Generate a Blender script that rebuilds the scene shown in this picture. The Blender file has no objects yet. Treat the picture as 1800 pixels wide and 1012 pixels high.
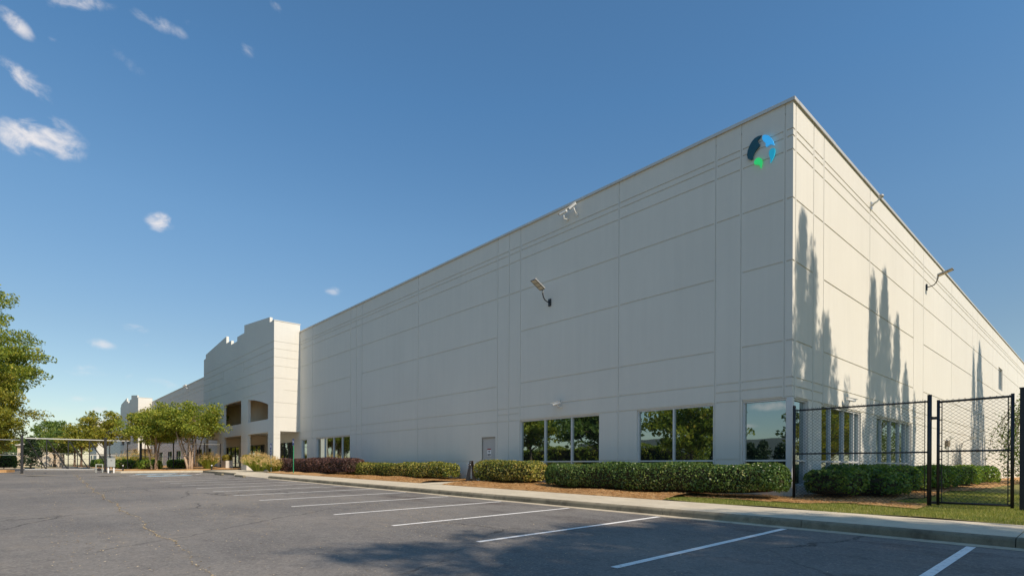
import bpy, bmesh, math, random
import numpy as np
from mathutils import Vector, Matrix
random.seed(7); RNG = np.random.default_rng(7)
sc = bpy.context.scene
COL = sc.collection
rad = math.radians

# ---------------------------------------------------------------- camera
F, W0 = 957.0, 1800.0
cam = bpy.data.cameras.new('camera')
cam.sensor_width = 36.0; cam.lens = 36.0 * F / W0
cam.shift_x = 0.0; cam.shift_y = (819 - 506) / W0
cam.clip_start = 0.1; cam.clip_end = 3000
camo = bpy.data.objects.new('camera', cam); COL.objects.link(camo)
_f = Vector((-.7427, .6696, 0)).normalized(); _r = Vector((.6696, .7427, 0)).normalized(); _u = Vector((0, 0, 1))
M = Matrix((_r, _u, -_f)).transposed()
camo.rotation_euler = (M @ Matrix.Rotation(0.005, 3, 'Z')).to_euler()
camo.location = (6.26, -16.5, .81)
sc.camera = camo

# ---------------------------------------------------------------- world, sun
SUN_EL, SUN_AZ = 42.0, 1.4          # azimuth from +X towards +Y
wd = bpy.data.worlds.new("World"); sc.world = wd; wd.use_nodes = True
NT = wd.node_tree; WN = NT.nodes; WL = NT.links
bg = WN['Background']
sky = WN.new('ShaderNodeTexSky'); sky.sky_type = 'NISHITA'; sky.sun_disc = False
sky.sun_elevation = rad(SUN_EL); sky.sun_rotation = rad(90 - SUN_AZ)
sky.air_density = 1.0; sky.dust_density = 0.3; sky.ozone_density = 2.0
def wm(op, a, b=None, c=None, clamp=False):
    m = WN.new('ShaderNodeMath'); m.operation = op; m.use_clamp = clamp
    for i, v in enumerate((a, b, c)):
        if v is None: continue
        if isinstance(v, (int, float)): m.inputs[i].default_value = v
        else: WL.new(v, m.inputs[i])
    return m.outputs[0]
def wdot(vec, d):
    m = WN.new('ShaderNodeVectorMath'); m.operation = 'DOT_PRODUCT'
    WL.new(vec, m.inputs[0]); m.inputs[1].default_value = d
    return m.outputs['Value']
tc = WN.new('ShaderNodeTexCoord'); DIR = tc.outputs['Generated']
# direction of each cloud, its two axes over their half lengths, density
CLOUDS = [
    ((-0.913, 0.015, 0.409), (-1.491, 24.670, -4.228), (-16.772, 2.788, -37.541), 1.00),
    ((-0.908, 0.011, 0.418), (15.883, 42.718, 33.443), (-10.614, 35.018, -23.947), 0.90),
    ((-0.908, 0.032, 0.418), (-4.960, 46.504, -14.369), (-20.858, -8.830, -44.601), 0.80),
    ((-0.886, 0.001, 0.464), (-7.737, 32.770, -14.815), (-30.146, -32.659, -57.478), 0.85),
    ((-0.859, -0.006, 0.512), (-16.150, 54.482, -26.431), (-51.189, -57.871, -86.673), 0.75),
    ((-0.834, 0.046, 0.550), (0.180, 31.634, -2.363), (-58.108, 40.061, -91.505), 0.60),
    ((-0.860, 0.026, 0.510), (-25.511, 228.377, -54.657), (-116.021, 9.985, -196.120), 0.40),
    ((-0.818, 0.127, 0.561), (-3.374, 37.346, -13.383), (-71.206, -7.885, -101.903), 0.42),
    ((-0.815, 0.150, 0.559), (-15.981, 92.376, -48.094), (-88.587, -49.655, -115.802), 0.35),
    ((-0.804, 0.163, 0.572), (-11.068, 142.015, -55.959), (-107.830, -15.814, -147.079), 0.30),
    ((-0.851, 0.100, 0.515), (-6.747, 38.474, -18.602), (-79.173, -53.857, -120.285), 0.22),
    ((-0.792, 0.228, 0.566), (-18.856, 87.246, -61.538), (-64.671, -52.188, -69.550), 0.33),
    ((-0.748, 0.252, 0.614), (-18.693, 80.729, -55.954), (-74.014, -46.305, -71.145), 0.45),
    ((-0.925, 0.146, 0.350), (5.384, 56.941, -9.517), (-27.588, 4.053, -74.589), 1.00),
    ((-0.876, 0.384, 0.290), (29.797, 67.675, 0.351), (-30.927, 28.770, -131.653), 0.60),
    ((-0.972, 0.123, 0.201), (6.262, 60.491, -6.655), (-34.685, 0.558, -168.462), 0.60),
    ((-0.981, 0.087, 0.172), (3.494, 58.500, -9.497), (-24.521, -14.819, -132.319), 0.55),
    ((-0.974, 0.142, 0.178), (16.047, 139.627, -23.736), (-37.640, -19.313, -190.803), 0.30),
    ((-0.988, 0.068, 0.139), (3.099, 52.118, -3.364), (-21.310, 2.235, -152.993), 0.40),
    ((-0.988, 0.077, 0.131), (2.683, 36.552, -1.372), (-22.293, 9.017, -173.731), 0.35),
    ((-0.980, 0.156, 0.123), (6.195, 44.900, -7.777), (-18.541, -18.175, -125.029), 0.42),
    ((-0.984, 0.122, 0.130), (13.764, 119.193, -8.062), (-25.596, 1.375, -195.554), 0.25),
    ((-0.994, 0.081, 0.079), (4.443, 54.039, 0.216), (-14.790, 14.689, -201.265), 0.55),
    ((-0.994, 0.091, 0.067), (4.576, 49.593, 0.199), (-8.228, 8.314, -133.050), 0.65),
    ((-0.997, 0.031, 0.075), (1.717, 54.868, 0.210), (-15.402, 15.297, -209.594), 0.35),
    ((-0.998, 0.013, 0.063), (0.376, 28.282, 0.106), (-8.768, 8.860, -141.781), 0.35),
    ((-0.994, 0.056, 0.093), (2.221, 39.515, 0.154), (-21.966, 21.465, -246.786), 0.28),
]
# clouds the front windows mirror: azimuth, elevation, half width, half height (milliradians), tilt, density
for az, el, hw, hh, a, op in ((-112.6, 6.2, 34, 8, 0, 1.0), (-115.6, 4.4, 28, 6, 0, 1.0), (-125, 8.5, 60, 16, 0, .8), (-128, 14, 100, 34, 5, .9), (-105, 20, 150, 50, 10, .8), (-140, 16, 110, 36, 5, .8), (-150, 25, 180, 60, 10, .7), (60, 16, 160, 50, 0, .8), (35, 22, 180, 70, 0, .7)):
    A, E, T_ = rad(az), rad(el), rad(a)
    c = Vector((math.cos(A) * math.cos(E), math.sin(A) * math.cos(E), math.sin(E)))
    e1 = Vector((math.sin(A), -math.cos(A), 0)); e2 = e1.cross(c).normalized()
    if e2.z < 0: e2 = -e2
    CLOUDS.append((tuple(c), tuple((e1 * math.cos(T_) - e2 * math.sin(T_)) / (hw / 1000)), tuple((e1 * math.sin(T_) + e2 * math.cos(T_)) / (hh / 1000)), op))
nz = WN.new('ShaderNodeTexNoise'); nz.inputs['Scale'].default_value = 24; nz.inputs['Detail'].default_value = 9; nz.inputs['Roughness'].default_value = .6; nz.inputs['Distortion'].default_value = .4
mp = WN.new('ShaderNodeMapping'); mp.inputs['Scale'].default_value = (1, 1, 1.7); WL.new(DIR, mp.inputs[0]); WL.new(mp.outputs[0], nz.inputs['Vector'])
NZ = nz.outputs['Fac']
nz2 = WN.new('ShaderNodeTexNoise'); nz2.inputs['Scale'].default_value = 9; nz2.inputs['Detail'].default_value = 3
WL.new(DIR, nz2.inputs['Vector'])
tot = None
for c, ma, mi, op in CLOUDS:
    ma = Vector(ma) / 1.3; mi = Vector(mi) / 1.3
    x = wdot(DIR, ma); y = wdot(DIR, mi); z = wdot(DIR, c)
    r2 = wm('ADD', wm('MULTIPLY', x, x), wm('MULTIPLY', y, y))
    r2 = wm('ADD', r2, wm('MULTIPLY', wm('LESS_THAN', z, 0.2), 50))
    f = wm('MULTIPLY', wm('SUBTRACT', 1.0, r2, clamp=True), op)
    tot = f if tot is None else wm('MAXIMUM', tot, f)
den = wm('MULTIPLY_ADD', NZ, 3.0, -1.72)
den = wm('ADD', wm('MULTIPLY', tot, .85), den)
mr = WN.new('ShaderNodeMapRange'); mr.interpolation_type = 'SMOOTHSTEP'; WL.new(den, mr.inputs[0]); mr.inputs[1].default_value = -.05; mr.inputs[2].default_value = .95
cov = wm('MULTIPLY', mr.outputs[0], wm('MULTIPLY', wm('MULTIPLY', tot, 1.3, clamp=True), .92), clamp=True)
grade = WN.new('ShaderNodeMix'); grade.data_type = 'RGBA'; grade.blend_type = 'MULTIPLY'; grade.inputs[0].default_value = 1.0
WL.new(sky.outputs[0], grade.inputs[6])
sepw = WN.new('ShaderNodeSeparateXYZ'); WL.new(DIR, sepw.inputs[0])
tint = WN.new('ShaderNodeValToRGB'); WL.new(sepw.outputs[2], tint.inputs[0])
tint.color_ramp.elements[0].position = .0; tint.color_ramp.elements[0].color = (.85, .81, .76, 1)
tint.color_ramp.elements[1].position = .55; tint.color_ramp.elements[1].color = (.76, 1.14, 1.26, 1)
e_ = tint.color_ramp.elements.new(.2); e_.color = (.86, .91, .87, 1)
e_ = tint.color_ramp.elements.new(.38); e_.color = (.87, 1.10, 1.13, 1)
WL.new(tint.outputs[0], grade.inputs[7])
mix = WN.new('ShaderNodeMix'); mix.data_type = 'RGBA'
WL.new(cov, mix.inputs[0]); WL.new(grade.outputs[2], mix.inputs[6]); mix.inputs[7].default_value = (7.2, 6.9, 6.9, 1)
WL.new(mix.outputs[2], bg.inputs[0]); bg.inputs[1].default_value = .10

sd = bpy.data.lights.new('sun', 'SUN'); sd.energy = 3.8; sd.angle = rad(.53); sd.color = (1.0, .865, .70)
so = bpy.data.objects.new('sun', sd); COL.objects.link(so)
S = Vector((math.cos(rad(SUN_EL)) * math.cos(rad(SUN_AZ)), math.cos(rad(SUN_EL)) * math.sin(rad(SUN_AZ)), math.sin(rad(SUN_EL))))
so.rotation_euler = S.to_track_quat('Z', 'Y').to_euler(); so.location = (40, 0, 40)
sc.view_settings.view_transform = 'Standard'; sc.view_settings.look = 'None'
sc.view_settings.exposure = 0.30; sc.view_settings.gamma = 1.0; sc.view_settings.use_curve_mapping = False
sc.cycles.max_bounces = 8; sc.cycles.transparent_max_bounces = 8

# ---------------------------------------------------------------- helpers
def T(x, y):
    """terrain height: the lot climbs 1.2% to the west and 2% towards the building"""
    xx = min(max(x, -60.0), 45.0); yy = min(max(y, -24.0), 3.0)
    return -.62 + .0116 * (6.26 - xx) + .0196 * (yy + 16.5)
def bump_h(x, y):
    return .05 * (math.sin(x * 1.3 + 2 * math.sin(y * .9)) * math.sin(y * 1.7 + .6 * x) + 1)
def Bh(x, y): return T(x, y) + .15

def tag(o, label=None, cat=None, group=None, kind=None):
    if label: o['label'] = label
    if cat: o['category'] = cat
    if group: o['group'] = group
    if kind: o['kind'] = kind
    return o
def empty(name, loc=(0, 0, 0), parent=None, rz=0):
    o = bpy.data.objects.new(name, None); COL.objects.link(o); o.location = loc; o.rotation_euler[2] = rz
    o.empty_display_size = .3
    if parent is not None: o.parent = parent
    return o
def copy_tree(o, parent=None):
    c = o.copy(); COL.objects.link(c); c.parent = parent
    for ch in list(o.children): copy_tree(ch, c)
    return c
class MB:
    def __init__(s): s.v = []; s.f = []; s.sm = False
    def add(s, vs, fs):
        n = len(s.v); s.v += [tuple(v) for v in vs]; s.f += [tuple(i + n for i in f) for f in fs]; return s
    def quad(s, a, b, c, d): return s.add([a, b, c, d], [(0, 1, 2, 3)])
    def box(s, x0, y0, z0, x1, y1, z1, m=None):
        vs = [Vector(p) for p in ((x0, y0, z0), (x1, y0, z0), (x1, y1, z0), (x0, y1, z0), (x0, y0, z1), (x1, y0, z1), (x1, y1, z1), (x0, y1, z1))]
        if m is not None: vs = [m @ v for v in vs]
        return s.add(vs, [(0, 3, 2, 1), (4, 5, 6, 7), (0, 1, 5, 4), (1, 2, 6, 5), (2, 3, 7, 6), (3, 0, 4, 7)])
    def tube(s, pts, rs, n=8, cap=True):
        pts = [Vector(p) for p in pts]
        if isinstance(rs, (int, float)): rs = [rs] * len(pts)
        rings = []; up = None; vs = []
        for i, p in enumerate(pts):
            d = (pts[min(i + 1, len(pts) - 1)] - pts[max(i - 1, 0)])
            if d.length < 1e-9: d = Vector((0, 0, 1))
            d.normalize()
            if up is None:
                up = Vector((0, 0, 1)) if abs(d.z) < .9 else Vector((1, 0, 0))
            a = (up - d * up.dot(d))
            if a.length < 1e-6: a = d.orthogonal()
            a.normalize(); b = d.cross(a); up = a
            for k in range(n):
                t = 2 * math.pi * k / n
                vs.append(p + (a * math.cos(t) + b * math.sin(t)) * rs[i])
        fs = []
        for i in range(len(pts) - 1):
            for k in range(n):
                k2 = (k + 1) % n
                fs.append((i * n + k, i * n + k2, (i + 1) * n + k2, (i + 1) * n + k))
        if cap:
            fs.append(tuple(reversed(range(n)))); fs.append(tuple(range((len(pts) - 1) * n, len(pts) * n)))
        return s.add(vs, fs)
    def prism(s, poly, z0, z1, fn=None):
        """poly list of 2D points extruded along third axis; fn maps (a,b,c)->xyz"""
        fn = fn or (lambda a, b, c: (a, b, c)); n = len(poly)
        ar = sum(poly[i][0] * poly[(i + 1) % n][1] - poly[(i + 1) % n][0] * poly[i][1] for i in range(n))
        if ar < 0: poly = list(reversed(poly))
        vs = [fn(a, b, z0) for a, b in poly] + [fn(a, b, z1) for a, b in poly]
        fs = [tuple(reversed(range(n))), tuple(range(n, 2 * n))] + [(i, (i + 1) % n, n + (i + 1) % n, n + i) for i in range(n)]
        return s.add(vs, fs)
    def sphere(s, c, r, nu=16, nv=10, sc=(1, 1, 1), m=None):
        vs = []; fs = []
        for j in range(nv + 1):
            ph = math.pi * j / nv
            for i in range(nu):
                th = 2 * math.pi * i / nu
                v = Vector((math.sin(ph) * math.cos(th) * r * sc[0], math.sin(ph) * math.sin(th) * r * sc[1], math.cos(ph) * r * sc[2]))
                if m is not None: v = m @ v
                vs.append(v + Vector(c))
        for j in range(nv):
            for i in range(nu):
                i2 = (i + 1) % nu
                fs.append((j * nu + i, (j + 1) * nu + i, (j + 1) * nu + i2, j * nu + i2))
        return s.add(vs, fs)
    def build(s, name, m, parent=None, smooth=False, bevel=0, recalc=False, loc=None):
        me = bpy.data.meshes.new(name); me.from_pydata(s.v, [], s.f); me.validate()
        if recalc:
            b = bmesh.new(); b.from_mesh(me); bmesh.ops.remove_doubles(b, verts=b.verts, dist=1e-5); bmesh.ops.recalc_face_normals(b, faces=b.faces); b.to_mesh(me); b.free()
        me.materials.append(m)
        if smooth:
            me.polygons.foreach_set('use_smooth', [True] * len(me.polygons))
        o = bpy.data.objects.new(name, me); COL.objects.link(o)
        if parent is not None: o.parent = parent
        if loc is not None: o.location = loc
        if bevel:
            bv = o.modifiers.new('bevel', 'BEVEL'); bv.width = bevel; bv.segments = 2; bv.limit_method = 'ANGLE'; bv.angle_limit = rad(40)
        return o

def np_mesh(name, verts, quads, m, parent=None):
    me = bpy.data.meshes.new(name)
    nv, nf = len(verts), len(quads); k = quads.shape[1]
    me.vertices.add(nv); me.vertices.foreach_set('co', verts.astype(np.float32).ravel())
    me.loops.add(nf * k); me.loops.foreach_set('vertex_index', quads.astype(np.int32).ravel())
    me.polygons.add(nf); me.polygons.foreach_set('loop_start', np.arange(0, nf * k, k, dtype=np.int32)); me.polygons.foreach_set('loop_total', np.full(nf, k, dtype=np.int32))
    me.update(calc_edges=True); me.validate()
    me.materials.append(m)
    o = bpy.data.objects.new(name, me); COL.objects.link(o)
    if parent is not None: o.parent = parent
    return o
def leaves(name, pos, size, m, parent=None, nrm=None, spread=1.0, aspect=.55, up_bias=0.0):
    """rhombic leaf faces at pos; nrm gives a preferred facing"""
    n = len(pos)
    d = RNG.normal(size=(n, 3))
    if nrm is not None: d = d * spread + nrm
    d[:, 2] += up_bias
    d /= np.linalg.norm(d, axis=1)[:, None] + 1e-9
    r = RNG.normal(size=(n, 3)); a = np.cross(d, r); a /= np.linalg.norm(a, axis=1)[:, None] + 1e-9
    b = np.cross(d, a)
    s = (size * (RNG.uniform(.6, 1.35, n)))[:, None]
    fold = d * s * .16
    v = np.stack([pos - a * s, pos + b * s * aspect + fold, pos + a * s, pos - b * s * aspect + fold], 1).reshape(-1, 3)
    q = np.arange(n * 4).reshape(n, 4)
    return np_mesh(name, v, q, m, parent)

# ---------------------------------------------------------------- materials
def newmat(name):
    m = bpy.data.materials.new(name); m.use_nodes = True
    return m, m.node_tree.nodes, m.node_tree.links, m.node_tree.nodes['Principled BSDF']
def plain(name, col, rough=.6, metal=0, spec=.5, var=.0, scale=3., bump=0., bscale=60.):
    m, n, l, p = newmat(name)
    p.inputs['Roughness'].default_value = rough; p.inputs['Metallic'].default_value = metal; p.inputs['Specular IOR Level'].default_value = spec
    p.inputs['Base Color'].default_value = (*col, 1)
    if var or bump: t = n.new('ShaderNodeTexCoord')
    if var:
        no = n.new('ShaderNodeTexNoise'); no.inputs['Scale'].default_value = scale; no.inputs['Detail'].default_value = 6; l.new(t.outputs['Object'], no.inputs['Vector'])
        r = n.new('ShaderNodeValToRGB'); r.color_ramp.elements[0].position = .3; r.color_ramp.elements[1].position = .7
        r.color_ramp.elements[0].color = (*[c * (1 - var) for c in col], 1); r.color_ramp.elements[1].color = (*[min(1, c * (1 + var)) for c in col], 1)
        l.new(no.outputs['Fac'], r.inputs[0]); l.new(r.outputs[0], p.inputs['Base Color'])
    if bump:
        nb = n.new('ShaderNodeTexNoise'); nb.inputs['Scale'].default_value = bscale; nb.inputs['Detail'].default_value = 4; l.new(t.outputs['Object'], nb.inputs['Vector'])
        b = n.new('ShaderNodeBump'); b.inputs['Strength'].default_value = bump; b.inputs['Distance'].default_value = .02; l.new(nb.outputs['Fac'], b.inputs['Height']); l.new(b.outputs[0], p.inputs['Normal'])
    return m
class NB:
    """tiny node helper"""
    def __init__(s, m): s.n = m.node_tree.nodes; s.l = m.node_tree.links
    def put(s, sock, v):
        if v is None: return
        if isinstance(v, (int, float)): sock.default_value = v
        elif isinstance(v, tuple): sock.default_value = v if len(v) != 3 or sock.type != 'RGBA' else (*v, 1)
        else: s.l.new(v, sock)
    def math(s, op, a, b=None, c=None, clamp=False):
        m = s.n.new('ShaderNodeMath'); m.operation = op; m.use_clamp = clamp
        for i, v in enumerate((a, b, c)): s.put(m.inputs[i], v)
        return m.outputs[0]
    def noise(s, vec, scale, detail=4, rough=.5, dist=0):
        m = s.n.new('ShaderNodeTexNoise'); s.put(m.inputs['Vector'], vec); m.inputs['Scale'].default_value = scale; m.inputs['Detail'].default_value = detail; m.inputs['Roughness'].default_value = rough; m.inputs['Distortion'].default_value = dist
        return m.outputs['Fac']
    def mapr(s, v, a, b, c=0., d=1.):
        m = s.n.new('ShaderNodeMapRange'); s.put(m.inputs[0], v)
        for i, x in enumerate((a, b, c, d)): m.inputs[i + 1].default_value = x
        return m.outputs[0]
    def mixc(s, f, a, b, mode='MIX'):
        m = s.n.new('ShaderNodeMix'); m.data_type = 'RGBA'; m.blend_type = mode
        s.put(m.inputs[0], f); s.put(m.inputs[6], a); s.put(m.inputs[7], b); return m.outputs[2]
    def mapping(s, vec, scale=(1, 1, 1), rot=(0, 0, 0)):
        m = s.n.new('ShaderNodeMapping'); s.l.new(vec, m.inputs[0]); m.inputs['Scale'].default_value = scale; m.inputs['Rotation'].default_value = rot; return m.outputs[0]
    def bump(s, h, strength, dist=.01):
        b = s.n.new('ShaderNodeBump'); b.inputs['Strength'].default_value = strength; b.inputs['Distance'].default_value = dist; s.put(b.inputs['Height'], h); return b.outputs[0]
    def ramp(s, f, stops):
        r = s.n.new('ShaderNodeValToRGB'); s.put(r.inputs[0], f)
        while len(r.color_ramp.elements) < len(stops): r.color_ramp.elements.new(.5)
        for e, (p, c) in zip(r.color_ramp.elements, stops): e.position = p; e.color = (*c, 1)
        return r.outputs[0]

def wall_mat(name, col):
    m, n, l, p = newmat(name); h = NB(m)
    t = n.new('ShaderNodeTexCoord').outputs['Object']
    big = h.noise(t, .35, 4); streak = h.noise(h.mapping(t, (2.2, 2.2, .12)), 1.6, 6, .6)
    f = h.math('ADD', h.math('MULTIPLY', big, .5), h.math('MULTIPLY', streak, .5))
    c = h.mixc(h.mapr(f, .35, .68), tuple(x * .955 for x in col), tuple(min(1, x * 1.03) for x in col))
    blot = h.mapr(h.noise(t, 1.7, 5, .65), .60, .78, 0, .08)
    c = h.mixc(blot, c, (.40, .37, .32))
    l.new(c, p.inputs['Base Color']); p.inputs['Roughness'].default_value = .82; p.inputs['Specular IOR Level'].default_value = .25
    l.new(h.bump(h.noise(t, 55, 3), .35, .004), p.inputs['Normal'])
    return m
M_WALL = wall_mat('painted_concrete_wall', (.69, .67, .605))
M_COPE = plain('coping_metal', (.60, .58, .53), .45, .3, .5, .05, 1)
M_ROOF = plain('roof_membrane', (.45, .45, .44), .9, 0, .2, .1, .5)
M_FRAME = plain('white_aluminium', (.66, .66, .66), .4, .2, .5, .04, 4)
M_DARKFR = plain('dark_bronze_frame', (.035, .035, .04), .35, .4)
M_DOOR = plain('grey_door_paint', (.46, .45, .43), .5, 0, .4, .04, 2)
M_BLACK = plain('black_powder_coat', (.018, .018, .02), .42, .0, .5, .2, 8)
M_GALV = plain('galvanised_metal', (.62, .62, .60), .35, .75, .5, .1, 6)
M_ALUM = plain('gate_aluminium', (.62, .61, .58), .42, .25, .5, .08, 4)
M_LAMPGREY = plain('lamp_grey_casting', (.40, .40, .39), .45, .3, .5, .08, 8)
M_LED = plain('led_lens', (.55, .50, .38), .25, 0, .6, .06, 40)
M_CAMWHITE = plain('white_camera_shell', (.78, .77, .73), .35, 0, .5, .03, 8)
M_PLANTER = plain('planter_concrete', (.58, .55, .50), .8, 0, .2, .08, 3, .2, 40)
M_SIGNGREEN = plain('green_sign_post', (.02, .30, .13), .45, 0, .5, .1, 10)
M_BLUE = plain('sign_blue', (.03, .09, .32), .4)
M_WHITE = plain('sign_white', (.8, .8, .8), .5, 0, .4, .03, 9)
M_RED = plain('sign_red', (.30, .05, .04), .5)
M_INK = plain('sign_ink', (.03, .03, .03), .6)
M_BOXGREY = plain('operator_box_grey', (.36, .38, .36), .5, .1, .4, .06, 3)
M_BROWN = plain('dark_brown_plastic', (.055, .042, .035), .45, 0, .4, .25, 9)
M_SOFFIT = plain('porch_soffit', (.72, .54, .38), .9, 0, .2, .06, 1)
M_BARK = plain('bark', (.17, .125, .09), .9, 0, .2, .35, 9, .6, 14)
M_PALEBARK = plain('smooth_pale_bark', (.42, .31, .22), .75, 0, .3, .3, 6, .3, 12)
M_TWIG = plain('hedge_twigs', (.05, .045, .025), .95, 0, .1, .3, 12)

def glass_mat():
    m, n, l, p = newmat('tinted_mirror_glass'); h = NB(m)
    p.inputs['Base Color'].default_value = (.008, .014, .014, 1); p.inputs['Roughness'].default_value = .05
    g = n.new('ShaderNodeBsdfGlossy'); g.inputs['Color'].default_value = (.68, .80, .81, 1); g.inputs['Roughness'].default_value = .0
    t = n.new('ShaderNodeTexCoord').outputs['Object']
    l.new(h.bump(h.noise(t, .9, 2), .05, .02), g.inputs['Normal'])
    lw = n.new('ShaderNodeFresnel'); lw.inputs['IOR'].default_value = 1.6
    f = h.math('MULTIPLY_ADD', lw.outputs[0], .75, .40, clamp=True)
    mx = n.new('ShaderNodeMixShader'); l.new(f, mx.inputs[0]); l.new(p.outputs[0], mx.inputs[1]); l.new(g.outputs[0], mx.inputs[2])
    l.new(mx.outputs[0], n['Material Output'].inputs[0]); return m
M_GLASS = glass_mat()

def leaf_mat(name, stops, trans=.35, rough=.55):
    m, n, l, p = newmat(name); h = NB(m)
    geo = n.new('ShaderNodeNewGeometry'); t = n.new('ShaderNodeTexCoord').outputs['Object']
    f = h.math('ADD', h.math('MULTIPLY', geo.outputs['Random Per Island'], .65), h.math('MULTIPLY', h.mapr(h.noise(t, .9, 3), .3, .7), .35))
    c = h.ramp(f, stops)
    l.new(c, p.inputs['Base Color']); p.inputs['Roughness'].default_value = rough; p.inputs['Specular IOR Level'].default_value = .4
    tr = n.new('ShaderNodeBsdfTranslucent'); l.new(h.mixc(1.0, c, (1.25, 1.25, .55), 'MULTIPLY'), tr.inputs['Color'])
    mx = n.new('ShaderNodeMixShader'); mx.inputs[0].default_value = trans
    l.new(p.outputs[0], mx.inputs[1]); l.new(tr.outputs[0], mx.inputs[2]); l.new(mx.outputs[0], n['Material Output'].inputs[0])
    return m
L_OAK = leaf_mat('oak_leaves', [(0, (.08, .12, .02)), (.4, (.19, .26, .035)), (.8, (.42, .42, .055)), (1, (.62, .48, .08))], .4)
L_CRAPE = leaf_mat('crape_myrtle_leaves', [(0, (.08, .13, .02)), (.4, (.20, .26, .035)), (.8, (.42, .42, .05)), (1, (.60, .40, .08))], .4)
L_GREEN = leaf_mat('mid_green_leaves', [(0, (0.053, 0.105, 0.022)), (.5, (0.112, 0.180, 0.033)), (.85, (0.210, 0.270, 0.045)), (1, (0.360, 0.330, 0.075))], .35)
L_YELLOW = leaf_mat('yellow_green_leaves', [(0, (0.117, 0.143, 0.019)), (.5, (0.260, 0.273, 0.033)), (.85, (0.429, 0.364, 0.046)), (1, (0.520, 0.312, 0.052))], .4)
L_PINE = leaf_mat('evergreen_needles', [(0, (0.018, 0.042, 0.018)), (.6, (0.039, 0.072, 0.029)), (1, (0.078, 0.111, 0.039))], .2)
L_HEDGE = leaf_mat('glossy_hedge_leaves', [(0, (.018, .045, .012)), (.42, (.07, .135, .03)), (.8, (.17, .24, .055)), (.95, (.50, .48, .18)), (1, (.50, .30, .12))], .22, .36)
L_HEDGE2 = leaf_mat('yellowing_hedge_leaves', [(0, (.03, .055, .012)), (.38, (.11, .16, .028)), (.68, (.38, .34, .06)), (.93, (.66, .52, .15)), (1, (.62, .34, .12))], .22, .38)
L_HOLLY = leaf_mat('bright_green_shrub_leaves', [(0, (.03, .085, .015)), (.4, (.10, .20, .025)), (.8, (.26, .36, .05)), (1, (.45, .47, .10))], .35, .4)
L_PURPLE = leaf_mat('purple_hedge_leaves', [(0, (.04, .02, .022)), (.5, (.10, .055, .05)), (.85, (.26, .13, .10)), (1, (.46, .26, .18))], .25, .5)
L_BOX = leaf_mat('boxwood_leaves', [(0, (0.130, 0.130, 0.016)), (.6, (0.286, 0.247, 0.026)), (1, (0.494, 0.312, 0.052))], .25, .5)
L_GRASS = leaf_mat('lawn_blades', [(0, (.11, .16, .03)), (.45, (.24, .28, .05)), (.8, (.46, .42, .13)), (1, (.66, .54, .26))], .35, .6)
L_FOUNT = leaf_mat('fountain_grass_blades', [(0, (0.130, 0.208, 0.026)), (.6, (0.286, 0.351, 0.052)), (1, (0.494, 0.442, 0.117))], .35, .6)
L_PLUME = leaf_mat('fountain_grass_plumes', [(0, (0.528, 0.374, 0.154)), (.6, (0.726, 0.528, 0.242)), (1, (0.825, 0.660, 0.396))], .35, .7)
L_STRAW = leaf_mat('pine_straw_needles', [(0, (.24, .115, .045)), (.5, (.52, .30, .12)), (1, (.80, .54, .26))], .15, .7)
L_LITTER = leaf_mat('dry_fallen_leaves', [(0, (.28, .19, .10)), (.5, (.50, .38, .22)), (1, (.72, .60, .42))], .1, .8)

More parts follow.
